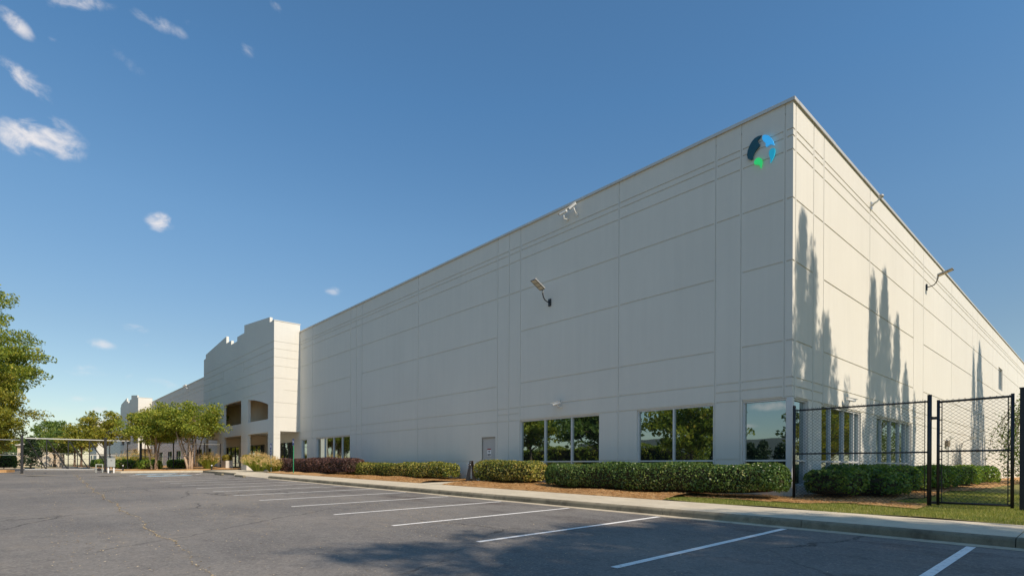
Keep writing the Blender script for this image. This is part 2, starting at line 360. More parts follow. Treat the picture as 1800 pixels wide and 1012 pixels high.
def asphalt_mat():
    m, n, l, p = newmat('asphalt'); h = NB(m)
    t = n.new('ShaderNodeTexCoord').outputs['Object']
    c = h.mixc(h.mapr(h.noise(t, .22, 5, .55), .35, .66), (.135, .126, .119), (.22, .198, .175))
    streak = h.mapr(h.noise(h.mapping(t, (.12, 1.6, 1)), 1.2, 5, .6), .42, .72, 0, .4)
    c = h.mixc(streak, c, (.21, .196, .178))
    # stains where cars park, a metre or two off the kerb
    st = h.mapr(h.noise(h.mapping(t, (.36, .6, 1)), 1.5, 4, .6), .50, .66, 0, .75)
    sep = n.new('ShaderNodeSeparateXYZ'); l.new(t, sep.inputs[0]); yy = sep.outputs[1]
    near = h.math('MULTIPLY', h.mapr(yy, -8.4, -7.2), h.mapr(yy, -5.95, -5.65, 1, 0))
    c = h.mixc(h.math('MULTIPLY', st, near), c, (.065, .048, .042))
    mott = h.mapr(h.noise(t, 5.5, 8, .75), .38, .62); c = h.mixc(h.math('MULTIPLY', mott, .5), c, h.mixc(1.0, c, (1.35, 1.33, 1.30), 'MULTIPLY'))
    c = h.mixc(h.mapr(h.noise(t, 2.3, 6, .7), .52, .66, 0, .35), c, (.085, .08, .077))
    drift = h.mapr(h.noise(h.mapping(t, (.5, 1.1, 1)), 1.4, 7, .7), .56, .70, 0, .35)
    c = h.mixc(drift, c, (.30, .245, .18))
    vc = n.new('ShaderNodeTexVoronoi'); vc.feature = 'DISTANCE_TO_EDGE'; vc.inputs['Scale'].default_value = .16
    wv = n.new('ShaderNodeVectorMath'); wv.operation = 'ADD'; nz3 = n.new('ShaderNodeTexNoise'); nz3.inputs['Scale'].default_value = .8; nz3.inputs['Detail'].default_value = 6; l.new(t, nz3.inputs['Vector'])
    l.new(t, wv.inputs[0]); l.new(nz3.outputs['Color'], wv.inputs[1]); l.new(wv.outputs[0], vc.inputs['Vector'])
    crack = h.math('MULTIPLY', h.math('LESS_THAN', vc.outputs['Distance'], .0042), h.mapr(h.noise(t, .35, 3), .47, .56))
    c = h.mixc(h.math('MULTIPLY', crack, .75), c, (.045, .04, .036))
    oil = h.mapr(h.noise(t, .9, 3, .5), .66, .74, 0, .5); c = h.mixc(oil, c, (.07, .064, .06))
    # light aggregate and grit
    ag = h.mapr(h.noise(t, 22, 6, .85), .50, .62, 0, .6)
    c = h.mixc(ag, c, (.33, .31, .275))
    dk = h.mapr(h.noise(t, 19, 5, .75), .54, .68, 0, .6)
    c = h.mixc(dk, c, (.06, .06, .06))
    v = n.new('ShaderNodeTexVoronoi'); v.inputs['Scale'].default_value = 16; l.new(t, v.inputs['Vector'])
    dots = h.math('MULTIPLY', h.math('LESS_THAN', v.outputs['Distance'], .13), h.mapr(h.noise(t, .5, 4, .6), .46, .62))
    dots = h.math('MULTIPLY', dots, h.math('GREATER_THAN', h.noise(t, 8, 2), .5))
    c = h.mixc(h.math('MULTIPLY', dots, .8), c, (.55, .43, .25))
    l.new(c, p.inputs['Base Color']); p.inputs['Roughness'].default_value = .86; p.inputs['Specular IOR Level'].default_value = .3
    l.new(h.bump(h.noise(t, 70, 3, .7), .9, .008), p.inputs['Normal'])
    return m
M_ASPH = asphalt_mat()
def concrete_mat(name, a, b, stain):
    m, n, l, p = newmat(name); h = NB(m)
    t = n.new('ShaderNodeTexCoord').outputs['Object']
    c = h.mixc(h.mapr(h.noise(t, .8, 5, .6), .35, .65), a, b)
    c = h.mixc(h.mapr(h.noise(h.mapping(t, (1, 1, .7)), 3.5, 6, .7), .48, .72, 0, .6), c, stain)
    c = h.mixc(h.mapr(h.noise(t, 60, 2), .6, .7, 0, .3), c, tuple(x * .5 for x in a))
    l.new(c, p.inputs['Base Color']); p.inputs['Roughness'].default_value = .9; p.inputs['Specular IOR Level'].default_value = .2
    l.new(h.bump(h.noise(t, 90, 3), .3, .004), p.inputs['Normal'])
    return m
M_WALK = concrete_mat('sidewalk_concrete', (.56, .49, .37), (.66, .58, .44), (.44, .37, .27))
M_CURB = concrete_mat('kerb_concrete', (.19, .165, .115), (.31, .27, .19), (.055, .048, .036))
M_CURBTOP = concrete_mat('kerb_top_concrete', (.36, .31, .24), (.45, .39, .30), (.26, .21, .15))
M_GUTTER = concrete_mat('gutter_concrete', (.50, .43, .32), (.60, .52, .38), (.26, .21, .15))
def paint_mat():
    m, n, l, p = newmat('worn_white_line_paint'); h = NB(m)
    t = n.new('ShaderNodeTexCoord').outputs['Object']
    c = h.mixc(h.mapr(h.noise(t, 9, 6, .75), .52, .70, 0, .6), (.88, .85, .80), (.25, .235, .215))
    l.new(c, p.inputs['Base Color']); p.inputs['Roughness'].default_value = .8; return m
M_PAINT = paint_mat()
M_PAINTBLUE = plain('worn_blue_paint', (.32, .45, .52), .8, 0, .3, .3, 5)
def soil_mat(name, a, b, c3, sc=1.):
    m, n, l, p = newmat(name); h = NB(m)
    t = n.new('ShaderNodeTexCoord').outputs['Object']
    c = h.mixc(h.mapr(h.noise(t, 1.5 * sc, 5, .6), .35, .65), a, b)
    c = h.mixc(h.mapr(h.noise(t, 28, 4, .7), .45, .62, 0, .6), c, c3)
    l.new(c, p.inputs['Base Color']); p.inputs['Roughness'].default_value = .95; p.inputs['Specular IOR Level'].default_value = .1
    l.new(h.bump(h.noise(h.mapping(t, (1, 1, 1)), 30, 5, .7), 1.0, .03), p.inputs['Normal'])
    return m
M_MULCH = soil_mat('pine_straw', (.46, .26, .11), (.64, .40, .19), (.26, .13, .055))
M_LAWN = soil_mat('lawn_soil', (.15, .17, .05), (.27, .25, .09), (.36, .28, .14))
M_EARTH = soil_mat('far_ground', (.20, .20, .09), (.32, .28, .14), (.36, .30, .18), .2)

# ---------------------------------------------------------------- ground sheets
def sheet(name, xs, ys, hf, mat, kind='structure', parent=None):
    mb = MB(); nx, ny = len(xs), len(ys)
    mb.v = [(x, y, hf(x, y)) for y in ys for x in xs]
    mb.f = [(j * nx + i, j * nx + i + 1, (j + 1) * nx + i + 1, (j + 1) * nx + i) for j in range(ny - 1) for i in range(nx - 1)]
    o = mb.build(name, mat, parent, smooth=True)
    if parent is None and kind: o['kind'] = kind
    return o
def fr(a, b, s):
    n = max(1, int(round((b - a) / s))); return [a + (b - a) * i / n for i in range(n + 1)]
gx = [-1500, -700, -400, -260] + fr(-200, 60, 10) + [100, 200, 500, 1500]
gx = sorted(set(gx + [-60.0, 45.0]))
gy = [-1500, -600, -250, -120, -60, -40, -24, -16, -8, -3, 3, 20, 60, 150, 400, 1500]
sheet('ground', gx, gy, lambda x, y: T(x, y) - .06, M_EARTH)
lot = sheet('parking_lot', sorted(set(fr(-175, 60, 5) + [-60.0, 45.0])), [-34, -24, -16, -10, -5.35], T, M_ASPH)
# kerb and sidewalk
def strip(name, x0, x1, prof, mat, step=3.0, joints=None, kind='structure'):
    """prof = list of (y, dz) swept along x over the terrain"""
    xs = fr(x0, x1, step); mb = MB(); k = len(prof)
    mb.v = [(x, y, T(x, y) + dz) for x in xs for (y, dz) in prof]
    mb.f = [(i * k + j, (i + 1) * k + j, (i + 1) * k + j + 1, i * k + j + 1) for i in range(len(xs) - 1) for j in range(k - 1)]
    o = mb.build(name, mat, recalc=False); o['kind'] = kind; return o
CURB_END = -28.3; CURB2 = (-44.3, -35.4)
strip('gutter', CURB_END, 45, [(-5.62, .005), (-5.34, .008)], M_GUTTER)
def curb_run(x0, x1, end0=False):
    rng = [x0]
    while rng[-1] < x1 - .01: rng.append(min(x1, rng[-1] + 3.05))
    for a, b in zip(rng[:-1], rng[1:]):
        pass
    mb = MB(); prof = [(-5.34, -.05), (-5.325, .10), (-5.31, .128), (-5.285, .146), (-5.25, .152), (-5.18, .153), (-5.18, -.05)]
    for a, b in zip(rng[:-1], rng[1:]):
        n = len(prof); vs = []
        for x in (a + .006, b - .006):
            vs += [(x, y, T(x, y) + dz) for y, dz in prof]
        fs = [(j, n + j, n + j + 1, j + 1) for j in range(n - 1)] + [tuple(range(n)), tuple(reversed(range(n, 2 * n)))]
        mb.add(vs, fs)
    return mb
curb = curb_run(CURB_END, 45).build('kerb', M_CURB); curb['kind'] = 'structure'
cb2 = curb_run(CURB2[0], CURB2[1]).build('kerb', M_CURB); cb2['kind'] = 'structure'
# sidewalk slabs, 1.5 m, scored joints
def walk_slabs(x0, x1, y0, y1, step=3.05, dz=.15):
    mb = MB(); rng = [x0]
    while rng[-1] < x1 - .01: rng.append(min(x1, rng[-1] + step))
    g = .009
    for a, b in zip(rng[:-1], rng[1:]):
        a2, b2 = a + g, b - g
        P = lambda x, y, d: (x, y, T(x, y) + d)
        top = [P(a2, y0, dz), P(b2, y0, dz), P(b2, y1, dz), P(a2, y1, dz)]
        lo = [P(a2, y0, dz - .06), P(b2, y0, dz - .06), P(b2, y1, dz - .06), P(a2, y1, dz - .06)]
        mb.add(top + lo, [(0, 1, 2, 3), (0, 4, 5, 1), (1, 5, 6, 2), (2, 6, 7, 3), (3, 7, 4, 0)])
    mb.quad((x0, y0, T(x0, y0) + dz - .03), (x1, y0, T(x1, y0) + dz - .03), (x1, y1, T(x1, y1) + dz - .03), (x0, y1, T(x0, y1) + dz - .03))
    return mb
W = walk_slabs(-28.3, 45, -5.175, -3.2)
walk = W.build('sidewalk', M_WALK); walk['kind'] = 'structure'
# paved path to the side door and the entrance apron with its ramp
pth = MB()
for (x0, x1, y0, y1) in ((-14.7, -13.0, -3.19, -.12),):
    P = lambda x, y, d=.156: (x, y, T(x, y) + d)
    for ya, yb in ((y0, -1.7), (-1.69, y1)):
        pth.quad(P(x0, ya), P(x1, ya), P(x1, yb), P(x0, yb))
po = pth.build('path', M_WALK); po['kind'] = 'structure'
ap = MB()
rx = [-44.3, -41, -38, -35.4, -34.2, -32, -29.5, -28.3]
def rampz(x, y):
    if y > -4.3: return .15
    k = 1.0
    if -35.4 < x < -28.3: k = min(1, max(0, (x + 29.5) / 1.2)) if x > -31 else min(1, max(0, (-34.2 - x) / 1.2))
    e = .15 * k + .012 * (1 - k)
    return e + (.15 - e) * min(1, max(0, (y + 5.18) / .9))
ys_ = [-5.36, -5.18, -4.8, -4.28, -3.4, -1.9, -.05]
for i in range(len(rx) - 1):
    for j in range(len(ys_) - 1):
        if j == 0 and not (-35.41 < rx[i] < -28.2): continue
        q = [(rx[i], ys_[j]), (rx[i + 1], ys_[j]), (rx[i + 1], ys_[j + 1]), (rx[i], ys_[j + 1])]
        if ys_[j] > -3.5 and rx[i] > -35.5: continue
        ap.add([(x, y, T(x, y) + (rampz(x, y) if y > -5.3 else .012)) for x, y in q], [(0, 1, 2, 3)])
apo = ap.build('pavement', M_WALK); apo['kind'] = 'structure'

# planting beds (pine straw) with soft mounds
def bed_h(x, y):
    e = min(1, max(0, (y + 3.2) / .5))
    return Bh(x, y) + .006 + e * (.03 + bump_h(x, y) * .9)
def bed(x0, x1, y0, y1, name='mulch_bed', mat=None, step=.35, hf=bed_h):
    return sheet(name, fr(x0, x1, step), fr(y0, y1, step), hf, mat or M_MULCH)
bed(-35.4, -14.7, -3.21, .02)
bed(-13.0, -2.2, -3.21, .02)
# right of the corner: straw under the shrubs, lawn in front and beside it
def lawn_edge(x): return -2.75 + .5 * math.sin(x * .8) if x < 0 else -1.6 + .25 * math.sin(x * 1.1)
def r_h(x, y): return Bh(x, min(y, 3)) + .012 + .02 * math.sin(x * 2.1) * math.sin(y * 1.3)
mb = MB(); xs = fr(-2.2, 12, .3); ys = fr(-3.21, 12, .3)
def is_mulch(x, y):
    w = .35 * math.sin(x * 1.7 + y) + .15 * math.sin(5 * x)
    if y < 0: return y > (-2.35 + .55 * (x + 2.2) / 2.2 if x < 0 else -1.8 + .18 * x) + w * .6 and x < 3.4 + w
    return x < 2.5 + w * .5
lawn_b, mul_b = MB(), MB()
for i in range(len(xs) - 1):
    for j in range(len(ys) - 1):
        if xs[i] < -.05 and ys[j] > -.05: continue
        xc, yc = (xs[i] + xs[i + 1]) / 2, (ys[j] + ys[j + 1]) / 2
        t = mul_b if is_mulch(xc, yc) else lawn_b
        h0 = .035 if t is mul_b else 0
        t.add([(a, b, r_h(a, b) + h0) for a, b in ((xs[i], ys[j]), (xs[i + 1], ys[j]), (xs[i + 1], ys[j + 1]), (xs[i], ys[j + 1]))], [(0, 1, 2, 3)])
tag(mul_b.build('mulch_bed', M_MULCH, smooth=True), kind='structure')
tag(lawn_b.build('lawn', M_LAWN, smooth=True), kind='structure')
sheet('lawn', fr(12, 60, 4), fr(-3.21, 12, 3), r_h, M_LAWN)
sheet('lawn', [0.0, 1, 2.6], fr(12, 110, 4), lambda x, y: r_h(x, y) + .02, M_MULCH)['kind'] = 'structure'
sheet('lawn', [2.6, 6, 12, 30, 60], fr(12, 110, 6), r_h, M_LAWN)
# planting island bulging out towards the gate, and ground beyond the gate
ISL = [(-44.3, -5.34), (-45.2, -6.6), (-46.2, -9.0), (-46.9, -10.6), (-48.3, -11.2), (-60, -10.9), (-78, -10.5), (-120, -10.5)]
mb = MB()
prof = [(0, -.05), (0, .10), (.03, .14), (.07, .152), (.17, .153)]
for (a, b) in zip(ISL[:-1], ISL[1:]):
    d = Vector((b[0] - a[0], b[1] - a[1], 0)).normalized(); n_ = Vector((d.y, -d.x, 0))
    if n_.y < 0 and abs(n_.y) > .5: n_ = -n_
    if n_.x > 0 and abs(n_.x) > .5: n_ = -n_
    vs = []
    for q in (a, b):
        vs += [(q[0] + n_.x * o, q[1] + n_.y * o, T(q[0] + n_.x * o, q[1]) + z) for o, z in prof]
    k = len(prof); mb.add(vs, [(j, j + 1, k + j + 1, k + j) for j in range(k - 1)])
tag(mb.build('kerb', M_WALK), kind='structure')
mb = MB()
def isl_y(x):
    for (a, b) in zip(ISL[:-1], ISL[1:]):
        if b[0] <= x <= a[0]: return a[1] + (b[1] - a[1]) * (a[0] - x) / (a[0] - b[0])
xs = [-120, -110, -100, -90, -84, -78, -72, -66, -60] + fr(-58, -48.3, 1) + [-47.6, -46.9, -46.2, -45.7, -45.2, -44.8, -44.31]
for i in range(len(xs) - 1):
    for j in range(10):
        q = []
        for x, jj in ((xs[i], j), (xs[i + 1], j), (xs[i + 1], j + 1), (xs[i], j + 1)):
            y0 = isl_y(x) + .15; y1 = -.02 if x < -45 else -5.2 if False else -.02
            y = y0 + (y1 - y0) * jj / 10
            q.append((x, y, T(x, y) + .16 + (.10 * math.sin(x * .8) ** 2 if 0 < jj < 10 else 0)))
        mb.add(q, [(0, 1, 2, 3)])
tag(mb.build('mulch_bed', M_MULCH, smooth=True), kind='structure')
# small kerbed island at the left edge of the picture and far kerbs beyond the gate
mb = MB(); mb.prism([(-58.0, -17.2), (-56.5, -16.9), (-55.5, -17.4), (-55.5, -21), (-62, -21), (-62, -17.4)], .0, .30)
tag(mb.build('planting_island', M_MULCH), kind='structure')
mb = MB(); mb.box(-175, -12.6, .15, -92, -12.3, .33); mb.box(-92.3, -40, .15, -92, -12.6, .33)
tag(mb.build('kerb', M_CURBTOP), kind='structure')
sheet('lawn', [-175, -120, -92.3], [-60, -30, -12.65], lambda x, y: .33, M_LAWN)

# parking stripes are painted parts of the lot
def stripe(x0, y0, x1, y1, w=.115, mat=None, dz=.006, name='parking_stripe'):
    d = Vector((x1 - x0, y1 - y0)).normalized() * (w / 2); nx, ny = -d.y, d.x
    mb = MB(); n = 8
    for i in range(n):
        a, b = i / n, (i + 1) / n
        pa = (x0 + (x1 - x0) * a, y0 + (y1 - y0) * a); pb = (x0 + (x1 - x0) * b, y0 + (y1 - y0) * b)
        mb.add([(px, py, T(px, py) + dz) for px, py in ((pa[0] - nx, pa[1] - ny), (pb[0] - nx, pb[1] - ny), (pb[0] + nx, pb[1] + ny), (pa[0] + nx, pa[1] + ny))], [(0, 1, 2, 3)])
    return mb.build(name, mat or M_PAINT, lot)
for i in range(-2, 13):
    x = 4.78 - 2.752 * i
    stripe(x, -5.68, x, -10.95)
x = -31.4
for x in (-30.9, -33.5, -36.1, -38.9): stripe(x, -5.75, x, -10.95)
for i in range(5): stripe(-41.0, -6.1 - i * 1.0, -38.9, -7.0 - i * 1.0, .1)
stripe(-41.0, -5.75, -41.0, -10.95); stripe(-43.6, -6.3, -43.6, -10.95)
for x in (-42.3, -37.5): stripe(x, -7.6, x, -10.2, 1.5, M_PAINTBLUE, .005, 'painted_symbol_panel')
for (cx, cy, r) in ((-44.2, -15.4, .95), (-40.4, -11.9, .7)):
    mb = MB(); n = 24
    mb.add([(cx + r * math.cos(2 * math.pi * k / n), cy + r * math.sin(2 * math.pi * k / n), T(cx, cy) + .02) for k in range(n)], [tuple(range(n))])
    mb.build('concrete_patch', M_CURBTOP, lot)

# ---------------------------------------------------------------- the warehouse
BLD = empty('warehouse_building', (0, 0, 0))
tag(BLD, 'long pale concrete panel warehouse with stepped entrance towers and tinted windows', 'building')
ZT = 11.40; ZB = -1.6; GV = .024; GW = .022
def cuts(vals, lo, hi):
    s = sorted(set(round(v, 4) for v in vals if lo <= v <= hi) | {lo, hi}); return s
def facade(name, us, zs, dep, mp, mat, parent, flip=False):
    """relief wall: dep(u,z) gives recess depth of each cell, None = no cell"""
    nu, nz_ = len(us) - 1, len(zs) - 1
    D = [[dep((us[i] + us[i + 1]) / 2, (zs[j] + zs[j + 1]) / 2) for j in range(nz_)] for i in range(nu)]
    mb = MB()
    def q(*p):
        p = [mp(*a) for a in p]
        mb.add(p if not flip else list(reversed(p)), [(0, 1, 2, 3)])
    # merge runs vertically for a light mesh
    for i in range(nu):
        j = 0
        while j < nz_:
            k = j
            while k + 1 < nz_ and D[i][k + 1] == D[i][j]: k += 1
            if D[i][j] is not None:
                d = D[i][j]; q((us[i], zs[j], d), (us[i + 1], zs[j], d), (us[i + 1], zs[k + 1], d), (us[i], zs[k + 1], d))
            j = k + 1
    for i in range(nu - 1):
        for j in range(nz_):
            a, b = D[i][j], D[i + 1][j]
            if a is None or b is None or a == b: continue
            q((us[i + 1], zs[j], a), (us[i + 1], zs[j], b), (us[i + 1], zs[j + 1], b), (us[i + 1], zs[j + 1], a))
    for i in range(nu):
        for j in range(nz_ - 1):
            a, b = D[i][j], D[i][j + 1]
            if a is None or b is None or a == b: continue
            q((us[i], zs[j + 1], a), (us[i + 1], zs[j + 1], a), (us[i + 1], zs[j + 1], b), (us[i], zs[j + 1], b))
    return mb.build(name, mat, parent)
# front joints (x) and window openings
FJ = [-.22, -1.52, -2.35, -6.15, -11.52, -12.28, -13.08, -19.94, -26.72, -27.5, -28.37, -34.86, -37.15]
FJ += [-59.2, -61.5, -68.0, -75.0, -82.0, -89.0, -96.0, -103.1]
BAYS_F = [(-1.5, 0), (-11.52, -2.35), (-26.72, -13.08), (-37.2, -28.37), (-75, -59.2), (-103.2, -76.5)]
PIL_F = [(-2.35, 0), (-13.08, -11.52), (-28.37, -26.72), (-76.5, -75)]
OPEN_F = [(-1.46, -.14, .28, 2.84), (-5.33, -2.39, .28, 2.84), (-11.56, -7.05, .28, 2.84), (-34.1, -28.42, .35, 2.84), (-37.0, -35.85, .35, 2.84),
          (-43.5, -38.7, .3, 2.7), (-51.2, -45.8, .3, 2.7), (-58.3, -53.7, .3, 2.7), (-61.8, -60.6, .3, 2.75), (-66, -64.5, .3, 2.75), (-72, -69, .3, 2.75), (-79, -77.6, .3, 2.75), (-84, -81, .3, 2.75), (-90, -87, .3, 2.75), (-97, -94, .3, 2.75)]
DOOR_F = (-14.24, -13.22, .06, 2.20)
HZ = [10.6, 10.4, 10.0, 8.61, 6.80, 4.50, 3.43, 3.17, 2.86, 1.04]
def in_any(u, L): return any(a < u < b for a, b in L)
def hgroove(u, z, bays, pils, g=GW):
    for h in HZ:
        if abs(z - h) < g:
            if h in (6.80, 4.50): return in_any(u, bays)
            if h == 3.17: return in_any(u, pils)
            return True
    return False
def dep_front(u, z):
    for a, b, c, d in OPEN_F:
        if a < u < b and c < z < d: return .19
    a, b, c, d = DOOR_F
    if a < u < b and c < z < d: return .16
    vg = any(abs(u - j) < GW * .8 for j in FJ)
    if vg: return GV * .75
    # horizontal grooves stop 3 cm short of the joints
    if hgroove(u, z, BAYS_F, PIL_F):
        if any(abs(u - j) < .05 for j in FJ): return 0
        return GV
    return 0
us = cuts([v for j in FJ for v in (j - GW * .8, j + GW * .8, j - .05, j + .05)] + [v for o in OPEN_F + [DOOR_F] for v in o[:2]] + [v for b in BAYS_F + PIL_F for v in b], -205.0, 0)
zsf = cuts([v for h in HZ for v in (h - GW, h + GW)] + [v for o in OPEN_F + [DOOR_F] for v in o[2:]], ZB, ZT)
facade('front_wall', us, zsf, dep_front, lambda u, z, d: (u, d, z), M_WALL, BLD)
# right wall, u = y
RJ = [.20, 1.60, 2.47, 7.32, 14.02, 15.9]
BAYS_R = [(0, 1.6), (2.47, 14.02), (15.9, 29.4)]; PIL_R = [(0, 2.47), (14.02, 15.9), (29.4, 31.3)]
y_ = 15.9
while y_ < 105:
    RJ += [y_ + 6.75, y_ + 13.5, y_ + 15.4]; BAYS_R.append((y_, y_ + 13.5)); PIL_R.append((y_ + 13.5, y_ + 15.4)); y_ += 15.4
OPEN_R = [(.14, 1.26, .28, 2.84), (2.36, 6.35, .28, 2.84), (8.3, 13.75, .28, 2.84), (41.1, 43.3, 7.15, 8.9)]
def dep_right(u, z):
    for a, b, c, d in OPEN_R:
        if a < u < b and c < z < d: return .19
    if any(abs(u - j) < GW * .8 for j in RJ): return GV * .75
    if hgroove(u, z, BAYS_R, PIL_R):
        if any(abs(u - j) < .06 for j in RJ): return 0
        return GV
    return 0
us = cuts([v for j in RJ for v in (j - GW * .8, j + GW * .8, j - .06, j + .06)] + [v for o in OPEN_R for v in o[:2]] + [v for b in BAYS_R + PIL_R for v in b], 0, 112.0)
zsr = cuts([v for h in HZ for v in (h - GW, h + GW)] + [v for o in OPEN_R for v in o[2:]], ZB, ZT)
facade('side_wall', us, zsr, dep_right, lambda u, z, d: (-d, u, z), M_WALL, BLD)
MB().box(-205, 111.9, ZB, 0, 112, ZT).box(-205, 0, ZB, -204.9, 111.9, ZT).build('rear_wall', M_WALL, BLD)
MB().quad((-205, 0, 11.1), (0, 0, 11.1), (0, 112, 11.1), (-205, 112, 11.1)).build('roof', M_ROOF, BLD)
# coping: metal cap with a drip edge
cp = MB(); py_ = random.Random(2)
x_ = -204.9
while x_ < .04:
    e = min(.045, x_ + 3.05); o_ = py_.uniform(-.004, .004)
    cp.box(x_ + .005, -.045 + o_, ZT, e - .005, .30, ZT + .075 + o_); cp.box(x_ + .005, -.058 + o_, ZT - .02, e - .005, -.0455 + o_, ZT + .074 + o_); x_ += 3.05
y_ = .302
while y_ < 111.9:
    e = min(112, y_ + 3.05); o_ = py_.uniform(-.004, .004)
    cp.box(-.26, y_ + .005, ZT, .045 + o_, e - .005, ZT + .075 + o_); cp.box(.0455 + o_, y_ + .005, ZT - .02, .058 + o_, e - .005, ZT + .074 + o_); y_ += 3.05
cp.box(.0455, -.058, ZT - .02, .058, .300, ZT + .074)
cp.build('coping', M_COPE, BLD)

def window(parent, mp, u0, u1, z0, z1, mull, trans, fm, fw=.05, d=.12, name='window', gl=None):
    """frame bars d deep, panes just behind them, all in the facade's (u,z,depth) space"""
    mb = MB()
    def bar(a, b, c, e, d0, d1):
        p = [(a, c, d0), (b, c, d0), (b, e, d0), (a, e, d0), (a, c, d1), (b, c, d1), (b, e, d1), (a, e, d1)]
        mb.add([mp(*q) for q in p], [(0, 1, 2, 3), (7, 6, 5, 4), (0, 4, 5, 1), (1, 5, 6, 2), (2, 6, 7, 3), (3, 7, 4, 0)])
    e = .003
    bar(u0 + e, u0 + fw, z0 + e, z1 - e, d - .06, d + .04); bar(u1 - fw, u1 - e, z0 + e, z1 - e, d - .06, d + .04)
    bar(u0 + fw, u1 - fw, z1 - fw, z1 - e, d - .058, d + .04); bar(u0 + fw, u1 - fw, z0 + e, z0 + fw, d - .058, d + .04)
    xs = [u0 + fw] + list(mull) + [u1 - fw]
    for m_ in mull: bar(m_ - fw / 2, m_ + fw / 2, z0 + fw, z1 - fw, d - .055, d + .04)
    for t in trans:
        for a, b in zip(xs[:-1], xs[1:]):
            bar(a + (fw / 2 if a in mull else 0), b - (fw / 2 if b in mull else 0), t - fw / 2, t + fw / 2, d - .05, d + .038)
    f = mb.build(name, fm, parent)
    g = MB()
    for a, b in zip(xs[:-1], xs[1:]):
        zz = [z0 + fw / 2] + list(trans) + [z1 - fw / 2]
        for c, e2 in zip(zz[:-1], zz[1:]):
            k = [random.uniform(-.004, .004) for _ in range(2)]
            g.add([mp(a, c, d + .012 + k[0]), mp(b, c, d + .012 - k[0]), mp(b, e2, d + .012 + k[1]), mp(a, e2, d + .012 + 2 * k[0] - 0 * k[1])][:0] or
                  [mp(a, c, d + .012 + k[0] + k[1]), mp(b, c, d + .012 - k[0] + k[1]), mp(b, e2, d + .012 - k[0] - k[1]), mp(a, e2, d + .012 + k[0] - k[1])], [(0, 1, 2, 3)])
    g.build('pane', gl or M_GLASS, f)
    return f
mF = lambda u, z, d: (u, d, z)
mR = lambda u, z, d: (-d, u, z)
window(BLD, mF, -1.46, -.14, .28, 2.84, [], [1.02], M_FRAME)
window(BLD, mF, -5.33, -2.39, .28, 2.84, [-3.88], [1.02], M_FRAME)
window(BLD, mF, -11.56, -7.05, .28, 2.84, [-10.04, -8.53], [1.02], M_FRAME)
window(BLD, mF, -34.1, -28.42, .35, 2.84, [-32.71, -31.2, -29.8], [1.02], M_FRAME)
window(BLD, mF, -37.0, -35.85, .35, 2.84, [], [1.02], M_FRAME)
window(BLD, mR, .14, 1.26, .28, 2.84, [], [1.02], M_FRAME)
window(BLD, mR, 2.36, 6.35, .28, 2.84, [3.38, 4.69, 5.75], [1.02], M_FRAME, .06)
window(BLD, mR, 8.3, 13.75, .28, 2.84, [9.2, 10.6, 11.9, 12.9], [1.02], M_FRAME, .06)
window(BLD, mR, 41.1, 43.3, 7.15, 8.9, [42.2], [], M_FRAME, .06)
for (a, b, c, d) in OPEN_F[8:]:
    window(BLD, mF, a, b, c, d, [(a + b) / 2] if b - a > 2 else [], [], M_DARKFR)
window(BLD, mF, -43.5, -38.7, .3, 2.7, [-42.3, -41.1, -39.9], [2.25], M_DARKFR)
ent = window(BLD, mF, -51.2, -45.8, .3, 2.7, [-49.9, -48.5, -47.1], [1.0], M_DARKFR)
window(BLD, mF, -58.3, -53.7, .3, 2.7, [-57, -55.4], [1.0], M_DARKFR)
# white corner post of the corner window
MB().box(-.145, -.006, .26, .006, .145, 2.845).build('corner_post', M_FRAME, BLD)
# side door
dr = MB().box(-14.21, .06, .09, -13.25, .11, 2.13).build('door', M_DOOR, BLD, bevel=.004)
MB().box(-14.24, .02, .06, -14.21, .13, 2.2).box(-13.25, .02, .06, -13.22, .13, 2.2).box(-14.21, .02, 2.13, -13.25, .13, 2.2).build('door_frame', M_DARKFR if False else plain('door_frame_paint', (.30, .28, .24), .6), dr)
MB().tube([(-14.10, .055, 1.02), (-14.10, .0, 1.02)], .028, 12).tube([(-14.10, 0, 1.02), (-14.00, -.0, 1.02)], .014, 8).build('handle', plain('brass', (.45, .30, .12), .35, .9), dr)
MB().box(-13.262, .03, 1.78, -13.24, .056, 1.90).build('hinge', M_DARKFR, dr); MB().box(-13.262, .03, .42, -13.24, .056, .54).build('hinge', M_DARKFR, dr)
ds = MB().box(-13.86, .05, 1.28, -13.58, .058, 1.66).build('door_sign', M_WHITE, dr)
mb = MB().box(-13.855, .047, 1.585, -13.585, .0495, 1.655); mb.build('sign_header', M_RED, ds)
random.seed(3)
for zz, n_, hh in ((1.52, 5, .035), (1.46, 3, .03), (1.36, 7, .06), (1.305, 6, .02)):
    mb = MB(); w = .24 * n_ / 7; x0 = -13.72 - w / 2
    for k in range(n_):
        a = x0 + w * k / n_; mb.box(a, .047, zz - hh / 2, a + w / n_ * .80, .0495, zz + hh / 2)
    mb.build('sign_text_line', M_INK, ds)

